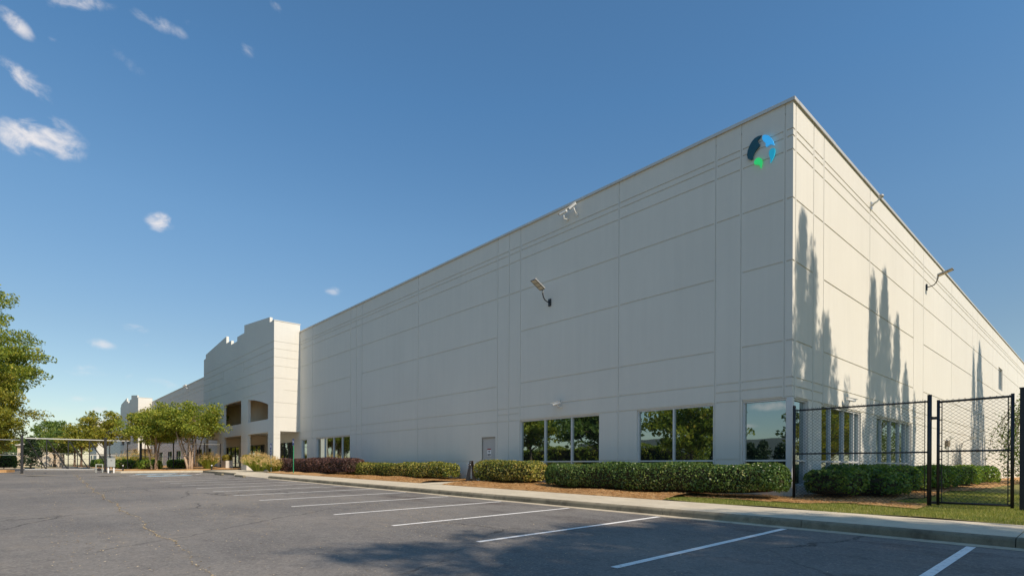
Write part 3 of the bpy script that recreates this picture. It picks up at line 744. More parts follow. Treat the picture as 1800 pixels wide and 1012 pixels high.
# entrance tower (its first corner at x=-37.4)
def make_tower():
    t = empty('entrance_tower', (0, 0, 0), BLD)
    x0, x1 = -59.2, -37.4; Y = -2.0
    low = [(-43.85, -38.7), (-51.4, -45.8), (-58.1, -53.7)]
    HT = [10.4, 9.83, 9.19, 8.5, 7.57, 6.67, 3.17, 2.9, 1.0]
    ctr = -48.4
    def dep(u, z):
        for a, b in low:
            if a < u < b and (ZB < z < 3.42): return None
        for a, b in low:
            if a < u < b and 4.45 < z < 6.62: return None
        for h in HT:
            if abs(z - h) < .022:
                if h == 9.19 and abs(u - ctr) < 3.2: continue
                if h in (8.5, 7.57) and abs(u - ctr) < .9: continue
                if h == 6.67 and (abs(u - ctr) < 3.4 or abs(u - ctr) > 9.2): continue
                if h < 4 and z > 3.42: continue
                return .022
        if any(abs(u - (ctr + s * 3.2)) < .02 for s in (-1, 1)) and 8.95 < z < 9.83: return .018
        return 0
    us = cuts([v for a, b in low for v in (a, b)] + [ctr - 3.4, ctr + 3.4, ctr - 9.2, ctr + 9.2, ctr - .9, ctr + .9] + [ctr + s * 3.2 + e for s in (-1, 1) for e in (-.02, .02)], x0, x1)
    zs = cuts([v for h in HT for v in (h - .022, h + .022)] + [3.42, 4.45, 6.62, 8.95], ZB, 11.30)
    facade('front_panel', us, zs, dep, lambda u, z, d: (u, Y + d, z), M_WALL, t)
    TH = .22
    mb = MB()   # reveals and back face of the panel
    mb.quad((x1, Y + TH, 3.42), (x0, Y + TH, 3.42), (x0, Y + TH, 4.45), (x1, Y + TH, 4.45))
    mb.quad((x1, Y + TH, 6.62), (x0, Y + TH, 6.62), (x0, Y + TH, 11.3), (x1, Y + TH, 11.3))
    for a, b in low:
        for (c, d) in ((ZB, 3.42), (4.45, 6.62)):
            mb.quad((a, Y, c), (a, Y + TH, c), (a, Y + TH, d), (a, Y, d)); mb.quad((b, Y + TH, c), (b, Y, c), (b, Y, d), (b, Y + TH, d))
        mb.quad((a, Y, 3.42), (a, Y + TH, 3.42), (b, Y + TH, 3.42), (b, Y, 3.42)); mb.quad((a, Y + TH, 4.45), (a, Y, 4.45), (b, Y, 4.45), (b, Y + TH, 4.45))
    cols = [(x0, -58.1), (-53.7, -51.4), (-45.8, -43.85), (-38.7, x1)]
    for a, b in cols:
        for (c, d) in ((ZB, 3.42), (4.45, 6.62)): mb.quad((b, Y + TH, c), (a, Y + TH, c), (a, Y + TH, d), (b, Y + TH, d))
    mb.build('column_returns', M_WALL, t)
    # shallow arch filling the heads of the three upper openings
    arc = lambda u: 6.56 - .95 * (abs(u - ctr) / 9.7) ** 2.4 if abs(u - ctr) > 0 else 6.56
    mb = MB()
    for a, b in low:
        p = [(a, 6.62)] + [(a + (b - a) * k / 12, arc(a + (b - a) * k / 12)) for k in range(13)] + [(b, 6.62)]
        mb.prism(p, Y, Y + TH, lambda u, z, y: (u, y, z))
    mb.build('arch_head', M_WALL, t, recalc=True)
    # stepped crown
    prof = [(x1, 11.30), (x1, 12.0), (ctr + 10, 12.05), (ctr + 10, 12.45), (ctr + 3.4, 13.05), (ctr + 3.4, 12.38), (ctr + 1.3, 12.38), (ctr + 1.3, 12.0), (ctr - .6, 12.0), (ctr - .6, 12.38), (ctr - 2.2, 12.38), (ctr - 2.2, 13.05), (ctr - 10, 12.45), (ctr - 10, 12.05), (x0, 12.0), (x0, 11.30)]
    mb = MB(); mb.prism(prof, Y, Y + TH, lambda u, z, y: (u, y, z)); mb.build('stepped_crown', M_WALL, t, recalc=True)
    # side walls
    HS = [10.4, 9.83, 9.19, 8.5, 7.57, 6.67, 5.66, 4.54]
    def deps(u, z):
        if u > -1.5 and z < 3.46: return None
        if u < -2 + TH and z > 11.3: return None
        for h in HS:
            if abs(z - h) < .022: return 0 if (h == 6.67 and u < -1.2) else .02
        for h in (3.17, 2.9, 1.0):
            if abs(z - h) < .02: return .02
        return 0
    us2 = cuts([-1.5, -1.2, -2 + TH], -2.0, -.0)
    zs2 = cuts([v for h in HS for v in (h - .022, h + .022)] + [v for h in (3.17, 2.9, 1.0) for v in (h - .02, h + .02)] + [3.46, 11.3], ZB, 12.0)
    facade('side_panel', us2, zs2, deps, lambda u, z, d: (x1 - d, u, z), M_WALL, t)
    MB().box(x1 - .35, Y + TH + .01, 3.462, x1 - .05, 0.02, 11.99).build('side_backing', M_WALL, t)
    MB().box(x1 - .5, -1.56, ZB, x1 - .03, -1.502, 3.461).build('column_back', M_WALL, t)
    MB().box(x0, Y + TH + .01, 3.46, x0 + .3, .02, 11.99).build('side_backing', M_WALL, t)
    MB().box(x0 + .3, Y + TH, 3.5, x1 - .36, -.02, 4.3).build('balcony_slab', M_WALL, t)
    MB().box(x0 + .3, Y + TH + .01, 10.9, x1 - .36, -.02, 11.25).build('tower_roof', M_ROOF, t)
    MB().box(x0 + .31, -.09, 4.31, x1 - .37, -.03, 10.8).box(x0 + .31, Y + TH + .02, 6.9, x1 - .37, -.1, 7.0).build('balcony_lining', M_SOFFIT, t)
    c = MB(); c.box(x1 - .4, Y - .02, 12.0, x1 + .03, .04, 12.06); c.build('tower_coping', M_COPE, t)
    return t
tw = make_tower()
for dx in (-65.9, -133.2):
    c = copy_tree(tw, BLD); c.location.x += dx

# ---------------------------------------------------------------- logo on the front wall
LG = empty('wall_logo', (-.9, 0, 10.2)); tag(LG, 'ring shaped logo of navy, sky blue, teal and green pieces high on the wall', 'logo')
def lp(px, py):   # traced outline: image pixel on the wall plane -> metres on the wall
    x, y = 1200 + px / 4.217, 160 + py / 4.217
    dx, dy = x - 900, y - 819
    u = (dx * 1 + dy * .005) / 957; v = -(-dx * .005 + dy) / 957
    t = 16.5 / (.6696 + u * .7427)
    return (6.26 + t * (-.7427 + .6696 * u) + .9, .81 + t * v - 10.2)
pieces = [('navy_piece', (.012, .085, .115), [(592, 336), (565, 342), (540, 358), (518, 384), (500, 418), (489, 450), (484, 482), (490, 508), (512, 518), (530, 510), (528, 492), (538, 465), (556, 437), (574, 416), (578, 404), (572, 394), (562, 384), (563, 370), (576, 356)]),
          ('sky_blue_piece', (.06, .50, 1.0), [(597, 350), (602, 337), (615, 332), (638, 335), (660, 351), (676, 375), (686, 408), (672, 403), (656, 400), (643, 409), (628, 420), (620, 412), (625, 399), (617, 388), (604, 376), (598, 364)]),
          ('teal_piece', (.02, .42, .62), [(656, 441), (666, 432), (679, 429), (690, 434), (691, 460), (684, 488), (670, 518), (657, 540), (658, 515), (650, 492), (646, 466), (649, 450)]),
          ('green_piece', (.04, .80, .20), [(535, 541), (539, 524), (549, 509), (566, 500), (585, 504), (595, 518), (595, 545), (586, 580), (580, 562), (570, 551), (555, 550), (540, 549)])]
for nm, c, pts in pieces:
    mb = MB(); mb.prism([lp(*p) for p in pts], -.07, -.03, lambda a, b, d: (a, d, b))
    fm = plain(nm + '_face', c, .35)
    if nm != 'navy_piece':   # mild emission in each face's own colour, added to brighten it
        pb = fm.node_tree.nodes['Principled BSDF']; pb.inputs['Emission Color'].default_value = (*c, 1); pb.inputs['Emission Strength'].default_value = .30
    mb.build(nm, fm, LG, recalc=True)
    cx = sum(lp(*p)[0] for p in pts) / len(pts); cz = sum(lp(*p)[1] for p in pts) / len(pts)
for a_, b_ in ((-.33, 0), (.12, .42), (.27, 0), (-.03, -.3)): MB().tube([(a_, -.032, b_), (a_, .0, b_)], .012, 6).build('standoff', M_GALV, LG)

# ---------------------------------------------------------------- wall lights and cameras
def area_light(loc, az, label, tilt):
    """az: direction out of the wall"""
    t = empty('wall_light', loc, rz=az); tag(t, label, 'wall light', 'flat area lights on curved arms')
    MB().box(-.02, -.07, -.15, .03, .07, .15).build('mounting_plate', M_BLACK, t, bevel=.006)
    arm = [(.03, 0, 0), (.16, 0, .01), (.29, 0, .05), (.38, 0, .15), (.42, 0, .28), (.43, 0, .36)]
    MB().tube(arm, .024, 10).build('arm', M_BLACK, t, smooth=True)
    MB().tube([(.43, 0, .30), (.43, 0, .43)], .04, 12).build('knuckle', M_LAMPGREY, t, smooth=True)
    m = Matrix.Translation((.43, 0, .46)) @ Matrix.Rotation(tilt, 4, 'Y')
    m = m @ Matrix.Scale(.86, 4)
    MB().box(0, -.17, -.02, .72, .17, .045, m).box(.03, -.12, .045, .25, .12, .075, m).build('head', M_LAMPGREY, t, bevel=.012)
    b = MB(); [b.box(.03 + k * .225, -.145, -.032, .235 + k * .225, .145, -.0215, m) for k in range(3)]; b.build('lens', M_LED, t)
    r = MB(); r.box(.0, -.17, -.036, .03, .17, -.021, m); [r.box(.235 + k * .225, -.145, -.036, .255 + k * .225, .145, -.021, m) for k in range(2)]
    r.box(.70, -.17, -.036, .72, .17, -.021, m); r.box(.03, .145, -.036, .70, .17, -.021, m); r.box(.03, -.17, -.036, .70, -.145, -.021, m); r.build('lens_frame', M_BLACK, t)
    return t
area_light((-9.70, -.02, 7.69), rad(-90), 'flat area light on a curved black arm on the shaded front wall', rad(-27))
area_light((.02, 16.43, 9.67), rad(0), 'flat area light on a curved black arm on the sunlit side wall', rad(-16))
def bullet(loc, az, label, aim, scale=1.0, arm=((0, 0, 0), (.12, 0, -.02), (.22, 0, .12)), group='security cameras on the walls'):
    t = empty('security_camera', loc, rz=az); tag(t, label, 'camera', group); s = scale
    MB().tube([(-.01, 0, 0), (.03, 0, 0)], .06 * s, 14).build('base_plate', M_CAMWHITE, t)
    arm = [tuple(c * s for c in a) for a in arm]
    MB().tube(arm, .022 * s, 8).build('arm', M_CAMWHITE, t, smooth=True)
    m = Matrix.Translation(arm[-1]) @ Matrix.Rotation(aim[0], 4, 'Z') @ Matrix.Rotation(aim[1], 4, 'Y')
    b = MB(); b.box(-.16 * s, -.055 * s, -.01 * s, .20 * s, .055 * s, .09 * s, m); b.build('housing', M_CAMWHITE, t, bevel=.02 * s)
    MB().box(-.18 * s, -.07 * s, .094 * s, .27 * s, .07 * s, .108 * s, m).build('sun_shield', M_CAMWHITE, t)
    MB().tube([m @ Vector((.195 * s, 0, .04 * s)), m @ Vector((.215 * s, 0, .04 * s))], .04 * s, 14).build('lens', M_INK, t)
    return t
bullet((-8.72, -.02, 10.86), rad(-90), 'long white box camera under the roof edge, left of its pair', (rad(-75), rad(14)), .95, ((0, 0, 0), (.22, 0, -.04), (.24, 0, .18)))
bullet((-8.2, -.02, 10.86), rad(-90), 'white box camera at the roof edge on a slanting arm, right of its pair', (rad(-60), rad(34)), .95, ((0, 0, 0), (.12, 0, .08), (.24, 0, .26)))
bullet((-9.05, -.02, 3.26), rad(-90), 'white bullet camera on the front wall above the three pane window', (rad(-70), rad(14)), 1.0, ((0, 0, 0), (.12, 0, -.02), (.2, 0, .09)))
bullet((.02, 4.39, 2.98), 0, 'white bullet camera above the side window behind the fence', (rad(60), rad(10)), .9)
bullet((.02, 21.4, 2.35), 0, 'small dark bracket camera low on the side wall seen through the gate', (rad(70), rad(6)), .9)
bullet((.02, 25.7, 2.2), 0, 'camera on a hooked arm low on the side wall, furthest behind the gate', (rad(20), rad(4)), .9, ((0, 0, 0), (.1, 0, .25), (.55, 0, .42)))
bullet((-76.5, -.02, 11.0), rad(-90), 'tiny white camera at the far roof edge beyond the entrance tower', (rad(-70), rad(14)), 1.6)
# dome camera on the side wall
t = empty('security_camera', (.02, 7.36, 10.72)); tag(t, 'dome camera hanging from a grey gooseneck on the sunlit side wall', 'camera', 'security cameras on the walls')
MB().box(-.02, -.06, -.14, .03, .06, .14).build('base_plate', M_GALV, t)
MB().tube([(.03, 0, 0), (.09, 0, .06), (.2, 0, .10), (.29, 0, .19)], [.045, .04, .03, .025], 10).build('arm', M_CAMWHITE, t, smooth=True)
MB().sphere((.33, 0, .25), .09, 16, 10, (1, 1, .8)).build('dome', M_LAMPGREY, t, smooth=True)
# shoebox light on the side wall seen through the gate
t = empty('electrical_box', (.02, 21.2, 0)); tag(t, 'small dark box on a thin conduit on the side wall behind the gate', 'electrical box')
MB().box(-.01, -.28, 2.02, .14, .28, 2.32).build('box', plain('weathered_box', (.22, .18, .13), .6), t, bevel=.01)
MB().tube([(.05, .22, 2.02), (.05, .22, .1)], .03, 8).build('conduit', M_GALV, t)

# ---------------------------------------------------------------- fence and gates near the corner
def chain(mb, u0, u1, z0, z1, mp, du=.11, dz=.084, r=.0027):
    """two families of straight diagonal wires"""
    k = dz / du
    n0 = int(((u1 - u0) + (z1 - z0) / k) / du) + 2
    for s in (1, -1):
        for i in range(-int((z1 - z0) / k / du) - 2, n0):
            # line z = z0 + s*k*(u - c)
            c = u0 + i * du
            pts = []
            a, b = (z0, z1) if s > 0 else (z1, z0)
            # param by u
            ua = c if s > 0 else c; ub = c + (z1 - z0) / k
            zz = (lambda u: z0 + k * (u - c)) if s > 0 else (lambda u: z1 - k * (u - c))
            lo, hi = max(u0, ua), min(u1, ub)
            if hi - lo < .01: continue
            dd = .004 * s
            mb.tube([mp(lo, zz(lo), dd), mp(hi, zz(hi), dd)], r, 4, cap=False)
FN = empty('chain_link_fence', (0, -.25, 0)); tag(FN, 'black chain link fence panel between the building corner and the pedestrian gate', 'fence')
def rf(x): return r_h(x, -.25)
FZ = 2.46
MB().tube([(.16, 0, rf(.2)), (.16, 0, FZ + .06)], .04, 12).build('post', M_BLACK, FN, smooth=True)
MB().sphere((.16, 0, FZ + .07), .045, 12, 8).build('post_cap', M_BLACK, FN, smooth=True)
MB().tube([(3.25, 0, rf(3.2) - .1), (3.25, 0, FZ + .12)], .046, 14).build('post', M_BLACK, FN, smooth=True)
MB().tube([(.16, 0, FZ - .04), (3.25, 0, FZ - .04)], .022, 8).build('top_rail', M_BLACK, FN, smooth=True)
MB().tube([(.16, 0, 1.20), (3.25, 0, 1.20)], .020, 8).build('middle_rail', M_BLACK, FN, smooth=True)
for x_ in (3.16, .24): MB().tube([(x_, -.01, .1), (x_, -.01, FZ)], .008, 6).build('tension_bar', M_BLACK, FN)
mb = MB(); chain(mb, .2, 3.17, rf(1.5) + .02, FZ, lambda u, z, d: (u, .03 + d, z)); 
for i in range(31):
    mb.tube([(.2 + i * .1, .03, FZ - .01), (.215 + i * .1, .03, FZ + .035)], .0032, 4, cap=False)
mb.build('wire_mesh', M_BLACK, FN)
GT = empty('pedestrian_gate', (0, -.25, 0)); tag(GT, 'black chain link pedestrian gate with square frame at the right edge', 'gate')
gz0, gz1 = .0, 2.44
MB().tube([(3.42, 0, gz0 - .06), (3.42, 0, gz1)], .032, 12).tube([(4.73, 0, gz0 - .06), (4.73, 0, gz1 + .03)], .032, 12).tube([(3.42, 0, gz1 - .05), (4.73, 0, gz1 - .03)], .026, 10).tube([(3.42, 0, gz0), (4.73, 0, gz0)], .026, 10).build('gate_frame', M_BLACK, GT, smooth=True)
MB().tube([(3.42, 0, 1.22), (4.73, 0, 1.22)], .022, 8).build('middle_rail', M_BLACK, GT, smooth=True)
mb = MB(); chain(mb, 3.46, 4.69, gz0, gz1 + .01, lambda u, z, d: (u, .03 + d, z)); mb.build('wire_mesh', M_BLACK, GT)
for x_ in (3.49, 4.66): MB().tube([(x_, -.01, .02), (x_, -.01, gz1 - .05)], .010, 6).build('tension_bar', M_BLACK, GT)
for k in range(8):
    for a_, b_ in ((3.42, 3.50), (4.73, 4.65)): MB().tube([(a_, -.001, .1 + k * .31), (b_, -.012, .1 + k * .31)], .010, 6).build('tension_clamp', M_BLACK, GT)
for z_ in (1.98, -.04): MB().box(3.29, -.03, z_, 3.40, .03, z_ + .065).build('hinge', M_BLACK, GT)
FP = empty('gate_post', (4.90, -.25, 0)); tag(FP, 'thick black square post standing at the right frame edge', 'post')
MB().box(-.05, -.05, -.25, .05, .05, 2.56).build('shaft', M_BLACK, FP, bevel=.008)
MB().box(-.06, -.06, 2.56, .06, .06, 2.585).build('post_cap', M_BLACK, FP)

# ---------------------------------------------------------------- sliding gate and far fence
GX = -50.0
SG = empty('sliding_gate', (GX, 0, 0)); tag(SG, 'long cantilever sliding gate with pale rails and black diagonals across the drive', 'gate')
zb, zt = .36, 2.78
MB().box(-.06, -16.3, zt - .02, .05, -8.35, zt + .05).build('top_rail', M_ALUM, SG)
MB().box(-.05, -16.3, zb - .01, .05, -8.35, zb + .045).build('bottom_rail', M_ALUM, SG)
ys = [-16.2, -15.02, -13.7, -12.36, -11.02, -9.79, -8.54]
for y in ys[1:]:
    MB().box(-.035, y - .03, zb + .06, .035, y + .03, zt - .08).build('upright', M_BLACK, SG)
for a, b in zip(ys[:4], ys[1:5]):
    MB().tube([(0, a + .05, zt - .1), (0, b - .05, zb + .08)], .042, 6).build('brace', M_BLACK, SG)
MB().tube([(0, -9.74, zb + .08), (0, -8.9, 1.4)], .022, 6).build('brace', M_BLACK, SG)
MB().box(-.02, -12.36, 1.52, .02, -8.54, 1.57).build('middle_rail', M_ALUM, SG)
mb = MB(); chain(mb, -16.2, -8.54, zb + .06, zt - .08, lambda u, z, d: (-.03 + d, u, z), .30, .30, .0022); mb.build('wire_mesh', M_BLACK, SG)
for (y, h, lab) in ((-16.46, 2.95, 'black gate post at the far left end of the sliding gate'), (-11.31, 2.95, 'black guide post in the middle of the sliding gate, beside the operator box'), (-8.87, 2.8, 'black post at the planted end of the sliding gate')):
    t = empty('gate_post', (GX + .12, y, T(GX, y))); tag(t, lab, 'post', 'posts of the sliding gate')
    MB().box(-.085, -.085, -.05, .085, .085, h - T(GX, y)).build('shaft', M_BLACK, t)
    MB().box(-.11, -.11, h - T(GX, y), .11, .11, h - T(GX, y) + .05).build('post_cap', M_BLACK, t)
    MB().tube([(.1, 0, .0), (.1, .0, .02)], .2, 14).build('footing', M_CURBTOP, t)
t = empty('gate_operator', (GX + 2.2, -11.15, T(-47.8, -11.15))); tag(t, 'grey gate operator cabinet on white legs beside the drive', 'gate operator')
MB().box(-.28, -.26, .48, .28, .26, 1.18).build('cabinet', M_BOXGREY, t, bevel=.02)
MB().box(-.30, -.28, 1.18, .30, .28, 1.22).build('lid', M_BOXGREY, t)
for s in (-.18, .18): MB().box(.1, s - .045, 0, .2, s + .045, .48).build('leg', M_WHITE, t)
MB().box(.282, -.05, .98, .29, .05, 1.02).build('vent', M_INK, t)
for (y, lab) in ((-10.35, 'thin black bollard just right of the gate operator'),):
    t = empty('bollard', (GX + 2.2, y, T(-47.8, y))); tag(t, lab, 'bollard')
    MB().tube([(0, 0, 0), (0, 0, .55)], .05, 10).build('shaft', M_BLACK, t); MB().sphere((0, 0, .56), .055, 10, 6).build('reflector_cap', M_WHITE, t)
t = empty('roller_guide', (GX + .5, -11.75, T(GX, -11.8))); tag(t, 'small pale roller guide frame at the foot of the middle gate post', 'roller guide')
MB().box(-.05, -.25, 0, .05, -.18, .7).box(-.05, .18, 0, .05, .25, .7).box(-.05, -.18, .63, .05, .18, .7).build('bracket', M_BOXGREY, t)
MB().tube([(-.06, 0, .25), (.06, 0, .25)], .13, 14).build('wheel', M_BLACK, t); MB().tube([(-.06, 0, .52), (.06, 0, .52)], .07, 12).build('wheel', M_BLACK, t)
t = empty('bollard', (-44.2, -4.7, Bh(-44.2, -4.7))); tag(t, 'short black bollard with a white cap beside the first planter', 'bollard')
MB().tube([(0, 0, 0), (0, 0, .38)], .045, 10).build('shaft', M_BLACK, t); MB().sphere((0, 0, .40), .06, 10, 6).build('cap', M_WHITE, t, smooth=True)
def far_fence(y0, y1, x, label, posts, h=2.45, name='chain_link_fence', x1=None):
    x1 = x if x1 is None else x1
    t = empty(name, (0, 0, 0)); tag(t, label, 'fence')
    X = lambda y: x + (x1 - x) * (y - y0) / (y1 - y0)
    for y in posts: MB().tube([(X(y), y, T(X(y), y)), (X(y), y, h + .35)], .05, 8).build('post', M_BLACK, t)
    MB().tube([(X(y0), y0, h + .25), (X(y1), y1, h + .25)], .028, 6).build('top_rail', M_GALV, t)
    MB().tube([(X(y0), y0, 1.5), (X(y1), y1, 1.5)], .022, 6).build('middle_rail', M_GALV, t)
    mb = MB(); chain(mb, y0, y1, .35, h + .25, lambda u, z, d: (X(u) + .02 + d, u, z), .30, .30, .003); mb.build('wire_mesh', M_BLACK, t)
far_fence(-8.5, -2.6, GX, 'dark chain link fence from the sliding gate to the entrance columns', (-6.42, -3.97, -2.62))
far_fence(-44, -16.6, GX, 'dark chain link fence with a pale rail left of the sliding gate', [-19.5 - 3 * k for k in range(8)], x1=-52)
far_fence(-60, -3, -92, 'far chain link fence beyond the drive with dark bushes behind', [-60 + 3.8 * k for k in range(15)], h=2.0)

# ---------------------------------------------------------------- signs, cone, small fittings
def ada(loc, label, h, two=False):
    t = empty('parking_sign', loc); tag(t, label, 'sign', 'accessible parking signs')
    mb = MB(); mb.box(-.04, -.012, -.05, .04, -.006, h).box(-.04, -.006, -.05, -.034, .02, h).box(.034, -.006, -.05, .04, .02, h)
    mb.build('sign_post', M_SIGNGREEN if not two else plain('grey_green_post', (.20, .26, .24), .5), t)
    z1 = h + .02
    MB().box(-.155, -.022, z1 - .46, .155, -.016, z1).build('sign_plate', M_BLUE, t)
    MB().box(-.145, -.0255, z1 - .45, .145, -.0225, z1 - .44).box(-.145, -.0255, z1 - .02, .145, -.0225, z1 - .01).build('sign_border', M_WHITE, t)
    s = MB(); c = z1 - .2
    s.sphere((-.02, -.026, c + .12), .024, 10, 6, (1, .2, 1))
    s.tube([(-.02, -.026, c + .09), (-.012, -.026, c), (.05, -.026, c), (.07, -.026, c - .07), (.09, -.026, c - .07)], .012, 6)
    s.tube([(-.015, -.026, c + .05), (.035, -.026, c + .05)], .01, 6)
    s.tube([(-.03 + .07 * math.cos(a), -.026, c - .03 + .07 * math.sin(a)) for a in [rad(110 + 22 * k) for k in range(11)]], .011, 6)
    s.build('wheelchair_symbol', M_WHITE, t)
    if two:
        MB().box(-.155, -.022, z1 - .86, .155, -.016, z1 - .52).build('sign_plate', M_BLUE, t)
        MB().box(-.11, -.0255, z1 - .66, .11, -.0225, z1 - .63).box(-.09, -.0255, z1 - .74, .09, -.0225, z1 - .71).build('sign_border', M_WHITE, t)
    return t
ada((-30.8, -2.9, Bh(-30.8, -2.9)), 'blue wheelchair sign on a bright green post in front of the purple hedge', 2.35)
ada((-34.9, -3.0, Bh(-34.9, -3.0)), 'two stacked blue signs on a grey post beside the tower corner column', 2.1, True)
t = empty('floor_cone', (-13.75, -1.0, Bh(-13.75, -1.0) + .01)); tag(t, 'tall narrow dark brown fold up caution sign on the path by the side door', 'caution sign')
# two leaves meeting at the top with a carrying hole
for s in (-1, 1):
    mb = MB()
    def pt(u, z, k): return (u, s * (.20 - .17 * z / .98) + k, z)
    out = [(-.15, 0), (.15, 0), (.085, .80), (.08, .98), (.035, .98), (.035, .90), (-.035, .90), (-.035, .98), (-.08, .98), (-.085, .80)]
    out = [(-.16, 0), (-.10, 0), (-.09, .06), (.09, .06), (.10, 0), (.16, 0), (.085, .80), (.08, .98), (-.08, .98), (-.085, .80)]
    mb.prism(out, 0, .018, lambda a, b, c: pt(a, b, c * s)); mb.build('leaf_panel', M_BROWN, t, recalc=True)
MB().box(-.045, -.062, .87, .045, -.052, .94).build('carry_slot', M_LAMPGREY, t)
MB().sphere((.02, -.075, .80), .035, 10, 6, (1, .3, 1)).build('badge', M_WHITE, t)
t = empty('wall_notice', (-15.15, 0, .80)); tag(t, 'small white notice with three dark lines low on the wall by the side door', 'notice')
MB().box(-.16, -.012, -.17, .16, -.002, .17).build('plate', M_WHITE, t)
mb = MB(); random.seed(5)
for zz in (.10, 0, -.10):
    x = -.12
    while x < .11: w = random.uniform(.02, .045); mb.box(x, -.0155, zz - .022, min(x + w, .125), -.0125, zz + .022); x += w + .014
mb.build('lettering', M_INK, t)
t = empty('hose_bib', (-15.15, 0, .42)); tag(t, 'small round brass outlet on the wall under the notice', 'outlet')
MB().tube([(0, 0, 0), (0, -.05, 0)], .05, 12).tube([(0, -.05, 0), (0, -.09, -.02)], .02, 8).build('body', M_BROWN, t)
t = empty('fire_connection', (-16.0, 0, .45)); tag(t, 'dark double fire hose inlet on the wall at the end of the clipped hedge', 'fire inlet')
MB().tube([(0, 0, 0), (0, -.10, 0)], .13, 16).build('flange', M_GALV, t)
MB().tube([(0, -.1, .0), (-.06, -.22, .10)], .06, 12).tube([(0, -.1, 0), (.06, -.22, -.10)], .06, 12).build('inlet', M_BROWN, t)
def wheel_stop(x, y, label):
    t = empty('wheel_stop', (x, y, T(x, y))); tag(t, label, 'wheel stop', 'concrete wheel stops at the accessible bays')
    MB().prism([(-.10, 0), (.10, 0), (.07, .13), (-.07, .13)], -.9, .9, lambda a, b, c: (c, a, b)).build('block', M_CURB, t, bevel=.012, recalc=True)
wheel_stop(-36.6, -6.0, 'concrete wheel stop in the bay farther from the green sign post')
wheel_stop(-31.6, -6.0, 'concrete wheel stop in the bay nearest the green sign post')

# ---------------------------------------------------------------- hedges and shrubs
def box_pts(n, L, Wd, H, noise=.06, rr=.35, seed=0):
    """points and normals near the surface of a rounded box, L along x, Wd along y, base at 0"""
    p = RNG.uniform(-1, 1, (n * 2, 3)); ax = RNG.integers(0, 3, n * 2)
    areas = np.array([Wd * H * 2, L * H * 2, L * Wd * 1.15]); pr = areas / areas.sum(); ax = RNG.choice(3, n * 2, p=pr)
    sg = np.where(RNG.random(n * 2) < .5, -1, 1); sg = np.where(ax == 2, 1, sg)
    p[np.arange(n * 2), ax] = sg
    half = np.array([L / 2, Wd / 2, H / 2]); q = p * half
    inner = half - rr; c = np.clip(q, -inner, inner); d = q - c; ln = np.linalg.norm(d, axis=1)[:, None] + 1e-9
    nn = d / ln; q = c + nn * rr
    q[:, 2] += H / 2; q = q[:n]; nn = nn[:n]
    ph = seed * 1.7
    lump = (np.sin(q[:, 0] * 2.3 + ph) * np.sin(q[:, 2] * 3.1 + q[:, 1] * 2.0 + ph) * .5 + np.sin(q[:, 0] * 5.1 + ph * 2) * np.sin(q[:, 2] * 5.7 + 1) * .35 + np.sin(q[:, 0] * .9 + ph) * .4)
    q = q + nn * (lump[:, None] * noise) - nn * (RNG.random(len(q)) ** 2 * .22)[:, None]
    return q, nn
def hedge(name, loc, L, Wd, H, mat, label, cat='hedge', group=None, size=.042, dens=620, rz=0, noise=.06, rr=.32, seed=0):
    t = empty(name, loc, rz=rz); tag(t, label, cat, group)
    area = L * H * 2 + Wd * H * 2 + L * Wd
    q, nn = box_pts(int(area * dens), L, Wd, H, noise, min(rr, H / 2 - .02, Wd / 2 - .02), seed)
    # ragged lower edge and a few shoots above the clipped top
    keep = q[:, 2] > .03 + .08 * np.abs(np.sin(q[:, 0] * 3.7 + seed)); q, nn = q[keep], nn[keep]
    leaves('foliage', q, size, mat, t, nrm=nn, spread=.75)
    m = MB(); k = .12; r2 = .25
    m.sphere((0, 0, H / 2), 1, 20, 10, (1, 1, 1))
    # squarish core
    vs = []
    for v in m.v:
        x, y, z = v[0], v[1], v[2] - H / 2
        f = lambda a: math.copysign(min(1, abs(a) ** .45), a)
        vs.append((f(x) * (L / 2 - k), f(y) * (Wd / 2 - k), H / 2 + f(z) * (H / 2 - k * .8) - .02))
    m.v = vs; m.build('twig_core', M_TWIG, t, smooth=True)
    return t
def zb_(x, y): return Bh(x, y) + .03
hedge('hedge', (-4.0, -1.30, zb_(-4.4, -1.2)), 8.8, 1.25, .95, L_HEDGE, 'longest clipped dark green hedge, under the two and three pane windows up to the corner', seed=1, size=.036, dens=850, rr=.44, noise=.075)
hedge('hedge', (-11.0, -1.05, zb_(-11.6, -1.1)), 4.0, 1.15, .99, L_HEDGE2, 'short yellowing clipped hedge just right of the side door', seed=2, size=.038, dens=780, rr=.46, noise=.075)
hedge('hedge', (-20.5, -1.0, zb_(-20, -1.0)), 10.8, 1.1, .80, L_HEDGE2, 'low clipped yellow green hedge left of the side door path', seed=3)
hedge('hedge', (-30.3, -1.5, zb_(-30, -1.5)), 11.8, 1.5, 1.0, L_PURPLE, 'reddish purple leaved hedge in front of the far window', seed=4, size=.05, dens=420, noise=.10)
